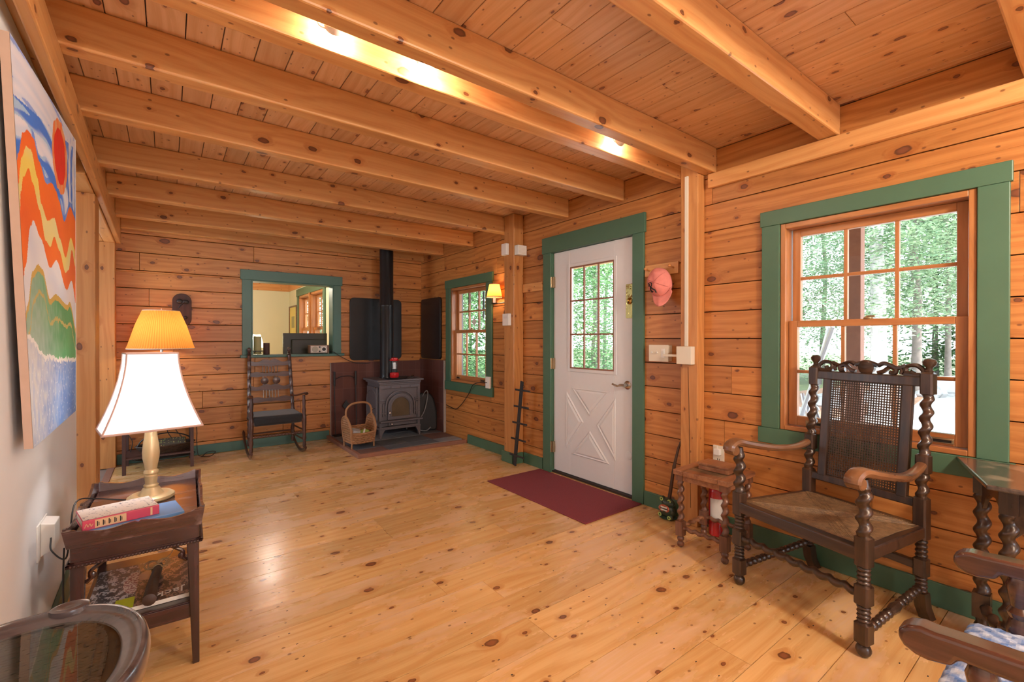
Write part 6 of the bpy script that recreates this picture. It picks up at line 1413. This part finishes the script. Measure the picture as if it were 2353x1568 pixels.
mb = MB(); mb.box((-.006, -.038, -.058), (0, .038, .058)); mb.build('face_plate', 'ivory_plastic', OU, bevel=.002, smooth=False)
mb = MB()
for zz in (-.032,):
    mb.box((-.0075, -.008, zz - .006), (-.0062, -.005, zz + .006)); mb.box((-.0075, .005, zz - .006), (-.0062, .008, zz + .006))
mb.build('slots', 'black_ink', OU, smooth=False)
mb = MB(); mb.box((-.032, -.018, .0), (-.0062, .02, .038)); mb.tube([(-.02, .0, .038), (-.02, .0, .058)], .003, 6); mb.build('plug', 'white_plastic', OU, bevel=.005, smooth=False)
# ------------------------------------------------------------------ track / strip lights on ceiling between beams
LIGHTPOS = [(.49, .06), (.86, -.05), (2.10, .04)]
for i, (lx, sd_) in enumerate(LIGHTPOS):
    lb = ('white track lamp nearest the left wall between the two ceiling beams', 'white track lamp with the bare glaring bulb between the ceiling beams', 'white track lamp nearest the conduit post between the ceiling beams')[i]
    F_ = empty('track_light', (lx, 1.728, ZC - .001), 0, lb, 'light fixture', 'lamps hung between the two near ceiling beams')
    mb = MB(); mb.box((-.14, -.022, -.022), (.14, .022, 0)); mb.build('track', 'white_plastic', F_, bevel=.002, smooth=False)
    mb = MB(); mb.tube([(0, 0, -.02), (0, .0, -.075)], .006, 8); mb.tube(spline([(-.06, .01, -.02), (-.055, .015, -.11), (-.02, .015, -.12)], 5), .003, 6); mb.build('stem', 'white_plastic', F_)
    mb = MB(); d_ = Vector((sd_, .4, -.1)).normalized(); p = Vector((0, -.0, -.095)); mb.lathe(p - d_ * .03, p + d_ * .03, [(0, .018), (.02, .026), (.055, .034)], 18, cap=False); mb.build('lamp_head', 'white_plastic', F_)
    mb = MB(); mb.ell(tuple(p + d_ * .008 + Vector((0, 0, -.03 if i == 1 else 0))), (.020, .020, .020)); mb.build('bulb', 'hot_bulb', F_)
# ------------------------------------------------------------------ outdoors
GZ = -.55
mb = MB(); mb.box((3.05, -30, GZ - .3), (60, 60, GZ - .02)); struct(mb.build('ground', 'forest_floor', smooth=False))
mb = MB(); mb.prism([(3.6, -14), (26, -14), (22, 3.6), (14, 4.6), (8.5, 5.6), (6, 9), (3.6, 9)], GZ - .019, GZ, 'XY'); tag(mb.build('driveway', 'gravel', smooth=False), 'bright pale gravel yard outside the large window', 'yard', kind='structure')
mb = MB(); mb.box((3.06, -4, -.22), (4.75, 12, -.16)); struct(mb.build('porch_floor', 'gravel', smooth=False))
mb = MB(); mb.box((4.55, -4, 2.26), (4.70, 12, 2.50)); struct(mb.build('trim_61', 'pine_beam_y', smooth=False), 'pale porch header beam outside the windows')
mb = MB(); mb.box((3.06, -4, 2.55), (5.2, 12, 2.60)); struct(mb.build('porch_roof', 'pine_ceiling', smooth=False))
for y_ in (1.33, 5.6, 9.5):
    mb = MB(); mb.box((4.58, y_ - .05, -.155), (4.68, y_ + .05, 2.26)); struct(mb.build('trim_%d' % (62 + int(y_)), 'porch_post_wood', bevel=.004, smooth=False), 'brown porch post seen through the large window' if y_ < 2 else None)
# stepladder / sawhorse
LD = empty('step_ladder', (4.25, 1.47, -.158), 0, 'folded aluminium step ladder standing on the porch outside the large window', 'ladder')
for a, b in (((-.2, .30, 0), (.0, -.10, 1.50)), ((.2, .34, 0), (.05, -.06, 1.50))):
    mb = MB(); mb.tube([a, b], .018, 6, sx=1.4); mb.build('rail', 'aluminium', LD)
for a, b in (((-.2, -.12, 0), (.0, .12, .95)), ((.2, -.16, 0), (.05, .08, .95))):
    mb = MB(); mb.tube([a, b], .014, 6); mb.build('brace_leg', 'aluminium', LD)
for u in (.2, .4, .6, .8):
    mb = MB(); mb.tube([Vector((-.2, .30, 0)).lerp(Vector((.0, -.10, 1.5)), u), Vector((.2, .34, 0)).lerp(Vector((.05, -.06, 1.5)), u)], .012, 6); mb.build('rung', 'aluminium', LD)
mb = MB(); mb.box((4.0, 1.1, -.158 + .0), (4.5, 1.16, .56)); 
TS = empty('work_table', (4.28, 1.30, -.158), 0, 'dark topped folding work table beside the step ladder outside', 'table')
mb = MB(); mb.box((-.25, -.45, .62), (.25, .35, .66)); mb.build('table_top', 'grey_trim', TS, smooth=False)
for sx in (-1, 1):
    for sy in (-.4, .3):
        mb = MB(); mb.tube([(sx * .22, sy, 0), (sx * .2, sy, .62)], .018, 6); mb.build('leg', 'aluminium', TS)
# rocks
R = random.Random(17)
def rock(x, y, s):
    mb = MB(); mb.ell((0, 0, 0), (s, s * .8, s * .55), 12, 8)
    for q in range(len(mb.v)):
        v = Vector(mb.v[q]); k = 1 + .35 * noise.noise(v * (2.2 / s) + Vector((x, y, 0))); mb.v[q] = tuple(v * k)
    mb.build('garden_rock', 'rock', loc=(x, y, GZ + s * .25), rz=R.random() * 6)
    o = bpy.context.scene.collection.objects[-1]; tag(o, 'pale boulder edging the gravel yard outside the large window', 'rock', 'boulders edging the yard')
for k in range(26):
    u = k / 25; x = 21.5 - 13.5 * u + R.uniform(-.5, .5); y = 3.3 + 2.3 * u + R.uniform(-.4, .5); rock(x, y, R.uniform(.22, .6) * (1.1 - .4 * u))
mb = MB(); mb.prism([(22, 3.9), (15, 3.2), (10, 4.4), (8, 6), (10, 7), (24, 6)], GZ, GZ + .03, 'XY'); struct(mb.build('leaf_litter_bed', 'leaf_litter', smooth=False))
# trees
def tree(x, y, h, r, crown_z, crown_r, nleaf, leafmat_, barkmat, label, size=.058, droop=True, seed=0, name='forest_tree', group='trees beyond the yard'):
    R = random.Random(seed * 31 + 5); t = empty(name, (x, y, GZ - .02), 0, label, 'tree', group)
    mb = MB(); pts = [(R.uniform(-.06, .06) * i, R.uniform(-.06, .06) * i * .6, h * i / 7) for i in range(8)]; mb.tube(pts, [r * (1.25 if i == 0 else 1.02 - .09 * i) for i in range(8)], 14)
    for k in range(9):
        z = h * R.uniform(.22, .9); a = R.uniform(0, 6.28); L = crown_r * R.uniform(.4, .8); mb.tube([(0, 0, z), (cos(a) * L * .5, sin(a) * L * .5, z + L * .08), (cos(a) * L, sin(a) * L, z - L * .12)], [r * .16, r * .10, r * .04], 5)
    mb.build('trunk', barkmat, t)
    V = []; F = []
    nleaf = int(nleaf * (5. if droop and size < .07 else 3.)); nb = max(20, nleaf // 42)
    for b in range(nb):
        z = crown_z + (h - crown_z) * R.random() ** .9; a = R.uniform(0, 6.283); rr = crown_r * (1 - .65 * (z - crown_z) / max(.1, h - crown_z)); L = rr * R.uniform(.45, 1.)
        for q in range(42):
            u = R.random() ** .7; cx = cos(a) * L * u; cy = sin(a) * L * u; sp = .32 + .30 * u
            px, py, pz = cx + R.gauss(0, sp) * .8, cy + R.gauss(0, sp) * .8, z - (L * u) ** 1.4 * .14 + R.gauss(0, .07 if droop else .3)
            s = size * R.uniform(.5, 1.3); d1 = Vector((R.uniform(-1, 1), R.uniform(-1, 1), R.uniform(-.35, .35))).normalized() * s; d2 = d1.cross(Vector((R.uniform(-.5, .5), R.uniform(-.5, .5), 1)).normalized()) * .55
            p = Vector((px, py, pz)); n0 = len(V); V += [tuple(p - d1), tuple(p + d2), tuple(p + d1), tuple(p - d2)]; F.append((n0, n0 + 1, n0 + 2, n0 + 3))
    me = bpy.data.meshes.new('foliage'); me.from_pydata(V, [], F); me.materials.append(MATS[leafmat_]); o = bpy.data.objects.new('foliage', me); COL.objects.link(o); o.parent = t
tree(13.2, 3.32, 10., .17, 2.2, 2.4, 5600, 'leaf_hemlock', 'pale_bark', 'pale barked hemlock nearest the yard, centred in the large window', seed=1, group=None, name='hemlock_tree')
tree(18.5, 3.75, 11., .13, 2.4, 2.8, 4800, 'leaf_hemlock', 'bark', 'brown hemlock trunk standing right of the pale tree in the large window', seed=2, group=None, name='hemlock_tree')
k = 3
for (x, y, h, r, cz, cr, n_, lm) in ((15, 5.9, 10, .18, 1.6, 2.7, 4200, 'leaf_hemlock'), (21, 6.3, 11, .2, 1.8, 3.0, 4200, 'leaf_hemlock'), (16.5, 1.2, 10, .16, 2.6, 2.4, 4200, 'leaf_hemlock'), (22, 3.6, 11, .2, 2.6, 3.0, 4200, 'leaf_hemlock'), (24, .3, 11, .2, 2.4, 3., 4000, 'leaf_hemlock'),
                               (25, 8.5, 12, .25, .5, 3.6, 4500, 'leaf_broad'), (20, 9.5, 11, .2, .5, 3.2, 4500, 'leaf_broad'), (28, 5.0, 12, .25, .4, 3.8, 4500, 'leaf_dark'), (29, 1.5, 12, .25, .4, 3.8, 4500, 'leaf_dark'), (29, -3, 12, .25, .4, 3.8, 3500, 'leaf_dark'),
                               (10.5, 9.6, 9, .14, .4, 2.6, 5200, 'leaf_broad'), (13.5, 12.5, 10, .18, .3, 3.0, 5200, 'leaf_broad'), (9.2, 12.6, 9, .14, .3, 2.6, 5200, 'leaf_broad'), (17, 15, 11, .2, .3, 3.6, 4200, 'leaf_broad'),
                               (8.0, 13.8, 9, .12, .2, 2.4, 5200, 'leaf_broad'), (10.5, 17.5, 10, .16, .2, 3.2, 4600, 'leaf_broad'), (7.2, 17.5, 9, .14, .2, 2.6, 4600, 'leaf_broad'), (13, 21, 11, .2, .2, 3.8, 4200, 'leaf_dark'), (8.5, 23, 10, .18, .2, 3.6, 4200, 'leaf_dark'), (19, 20, 12, .2, .2, 4., 3500, 'leaf_dark'),
                               (6.0, 27, 10, .2, .2, 3.6, 3000, 'leaf_dark'), (15, -3, 10, .18, 1., 3., 3000, 'leaf_hemlock'), (20, -7, 11, .2, 1., 3.5, 3000, 'leaf_dark'), (24, 12, 12, .2, .2, 4., 3500, 'leaf_dark')):
    tree(x, y, h, r * .45, cz, cr, n_, lm, 'bark', {'leaf_hemlock': 'feathery hemlock with drooping sprays growing beyond the gravel yard', 'leaf_broad': 'bright green leafy tree growing beyond the porch', 'leaf_dark': 'dark green tree standing deep in the woods'}[lm], droop=(lm == 'leaf_hemlock'), seed=k, size={'leaf_hemlock': .058, 'leaf_broad': .068, 'leaf_dark': .15}[lm], group={'leaf_hemlock': 'hemlocks beyond the yard', 'leaf_broad': 'leafy trees beyond the porch', 'leaf_dark': 'dark trees deep in the woods'}[lm]); k += 1
# firewood outside small window
for i, (p0, p1, r_, mt, lb) in enumerate((((3.30, 4.62, .93), (3.30, 4.36, .58), .085, 'porch_post_wood', 'brown split log leaning on the porch outside the small window'), ((3.30, 4.36, .95), (3.30, 4.16, .55), .10, 'bark', 'barked log leaning at the right outside the small window'))):
    mb = MB(); mb.tube([p0, p1], r_, 12); tag(mb.build('firewood_log', mt), lb, 'log')
mb = MB(); mb.box((3.1, 4.0, .50), (3.6, 5.2, .54)); mb.box((3.12, 4.02, -.155), (3.18, 4.08, .5)); mb.box((3.52, 5.1, -.155), (3.58, 5.16, .5)); tag(mb.build('porch_bench', 'porch_post_wood', smooth=False), 'plank shelf on the porch holding the logs', 'shelf')
WC = empty('wind_chime', (3.35, 4.98, 1.98), 0, 'dark wind chime tubes hanging outside the small window', 'wind chime')
for k, (dy, L) in enumerate(((.09, .36), (.03, .30), (-.02, .26), (-.07, .40))):
    mb = MB(); mb.tube([(0.03 * (k % 2), dy, -.10), (0.03 * (k % 2), dy, -.10 - L)], .013, 8); mb.build('chime_tube', 'grey_trim', WC)
mb = MB(); mb.box((-.06, -.10, -.09), (.08, .12, -.07)); mb.tube([(0, 0, -.07), (0, 0, .56)], .003, 5); mb.build('top_plate', 'grey_trim', WC)
# ------------------------------------------------------------------ light
wd = bpy.data.worlds.new('world'); SC.world = wd; wd.use_nodes = True; nt = wd.node_tree; nt.nodes.clear(); g = NG(nt)
out = nt.nodes.new('ShaderNodeOutputWorld'); bg = nt.nodes.new('ShaderNodeBackground')
tc = g.n('TexCoord'); sp = g.n('SeparateXYZ'); g.l(tc.outputs['Generated'], sp.inputs[0])
skyc = g.mix(g.maprange(sp.outputs[2], -.1, .8), (.86, .92, 1., 1), (.62, .78, 1., 1)); g.l(skyc, bg.inputs[0]); bg.inputs[1].default_value = 8.0
g.l(bg.outputs[0], out.inputs[0])
def light(kind, name, loc, energy, col, size=.1, rot=None, sy=None, spread=None):
    l = bpy.data.lights.new(name, kind); l.energy = energy; l.color = col
    if kind == 'AREA':
        l.size = size
        if sy: l.shape = 'RECTANGLE'; l.size_y = sy
        if spread: l.spread = spread
    elif kind == 'SUN': l.angle = radians(size)
    else: l.shadow_soft_size = size
    o = bpy.data.objects.new(name, l); COL.objects.link(o); o.location = loc
    if rot: o.rotation_euler = rot
    return o
light('SUN', 'sun', (0, 0, 10), 11., (1, .95, .86), 1.5, rot=(radians(38), radians(-22), radians(30)))
# added area fill outside the unseen rear window
light('AREA', 'rear_fill', (1.3, YN - .12, 1.4), 480, (.84, .92, 1), 2.0, rot=(radians(-90), 0, 0), sy=1.4)
# lamps
for i, (lx, s_) in enumerate(LIGHTPOS): light('POINT', 'track_lamp', (lx, 1.735, 2.365 if i == 1 else 2.395), (27, 24, 19)[i], (1, .86, .74), .022)
light('POINT', 'lamp_bulb', (-.060, 2.497, 1.05), 13.0, (.96, .97, 1), .04)
light('POINT', 'orange_lamp_bulb', (-.052, 5.655, 1.30), 7, (1, .78, .55), .04)
light('POINT', 'sconce_bulb', (2.78, 4.0, 1.765), 5, (1, .76, .46), .03)
light('POINT', 'kitchen_lamp', (.95, 7.2, 1.25), 16, (1, .85, .62), .06)
light('POINT', 'kitchen_high_point', (.6, 8.6, 2.3), 60, (1, .90, .68), .15)  # bare point light high in the room beyond, no fixture
light('AREA', 'passage_fill', (-2.15, 4.9, 1.5), 38, (.80, .90, 1), 1.4, rot=(0, radians(-90), 0), sy=1.6)  # added area fill in the passage, no window built there
light('POINT', 'kitchen_mid_point', (1.2, 7.6, 2.2), 20, (1, .95, .85), .1)  # bare point light inside that room, set away from its windows
# unseen lamps added behind the photographer: left for fill, right after warm ceiling light
for i, (x, y, e) in enumerate(((.7, -1.3, 62), (1.75, -.85, 125))):
    CL = empty('unseen_ceiling_lamp', (x, y, ZC - .001), 0, 'unseen glass globe ceiling lamp added behind the viewpoint', 'ceiling lamp', 'unseen globe ceiling lamps added behind the viewpoint')
    mb = MB(); mb.lathe((0, 0, 0), (0, 0, -.03), [(0, .07), (.02, .07), (.03, .03)], 20); mb.build('canopy', 'nickel', CL)
    mb = MB(); mb.lathe((0, 0, -.03), (0, 0, -.2), [(0, .05), (.03, .10), (.07, .11), (.10, .09), (.12, .02)], 24, cap=False); mb.build('globe', 'white_shade', CL)
    light('POINT', 'unseen_ceiling_bulb', (x, y, ZC - .23), e, (1, .86, .70), .10)
# ------------------------------------------------------------------ camera
cd = bpy.data.cameras.new('camera'); cd.sensor_width = 36; cd.lens = 1048.34 / 2353 * 36; cd.clip_start = .02; cd.clip_end = 200
cam = bpy.data.objects.new('camera', cd); COL.objects.link(cam); cam.location = (0, 0, 1.25); cam.rotation_euler = (radians(90 - .26), 0, radians(-37.01)); SC.camera = cam
SC.view_settings.view_transform = 'Standard'; SC.view_settings.look = 'None'; SC.view_settings.gamma = 1; SC.view_settings.use_curve_mapping = False
SC.view_settings.exposure = 0.16
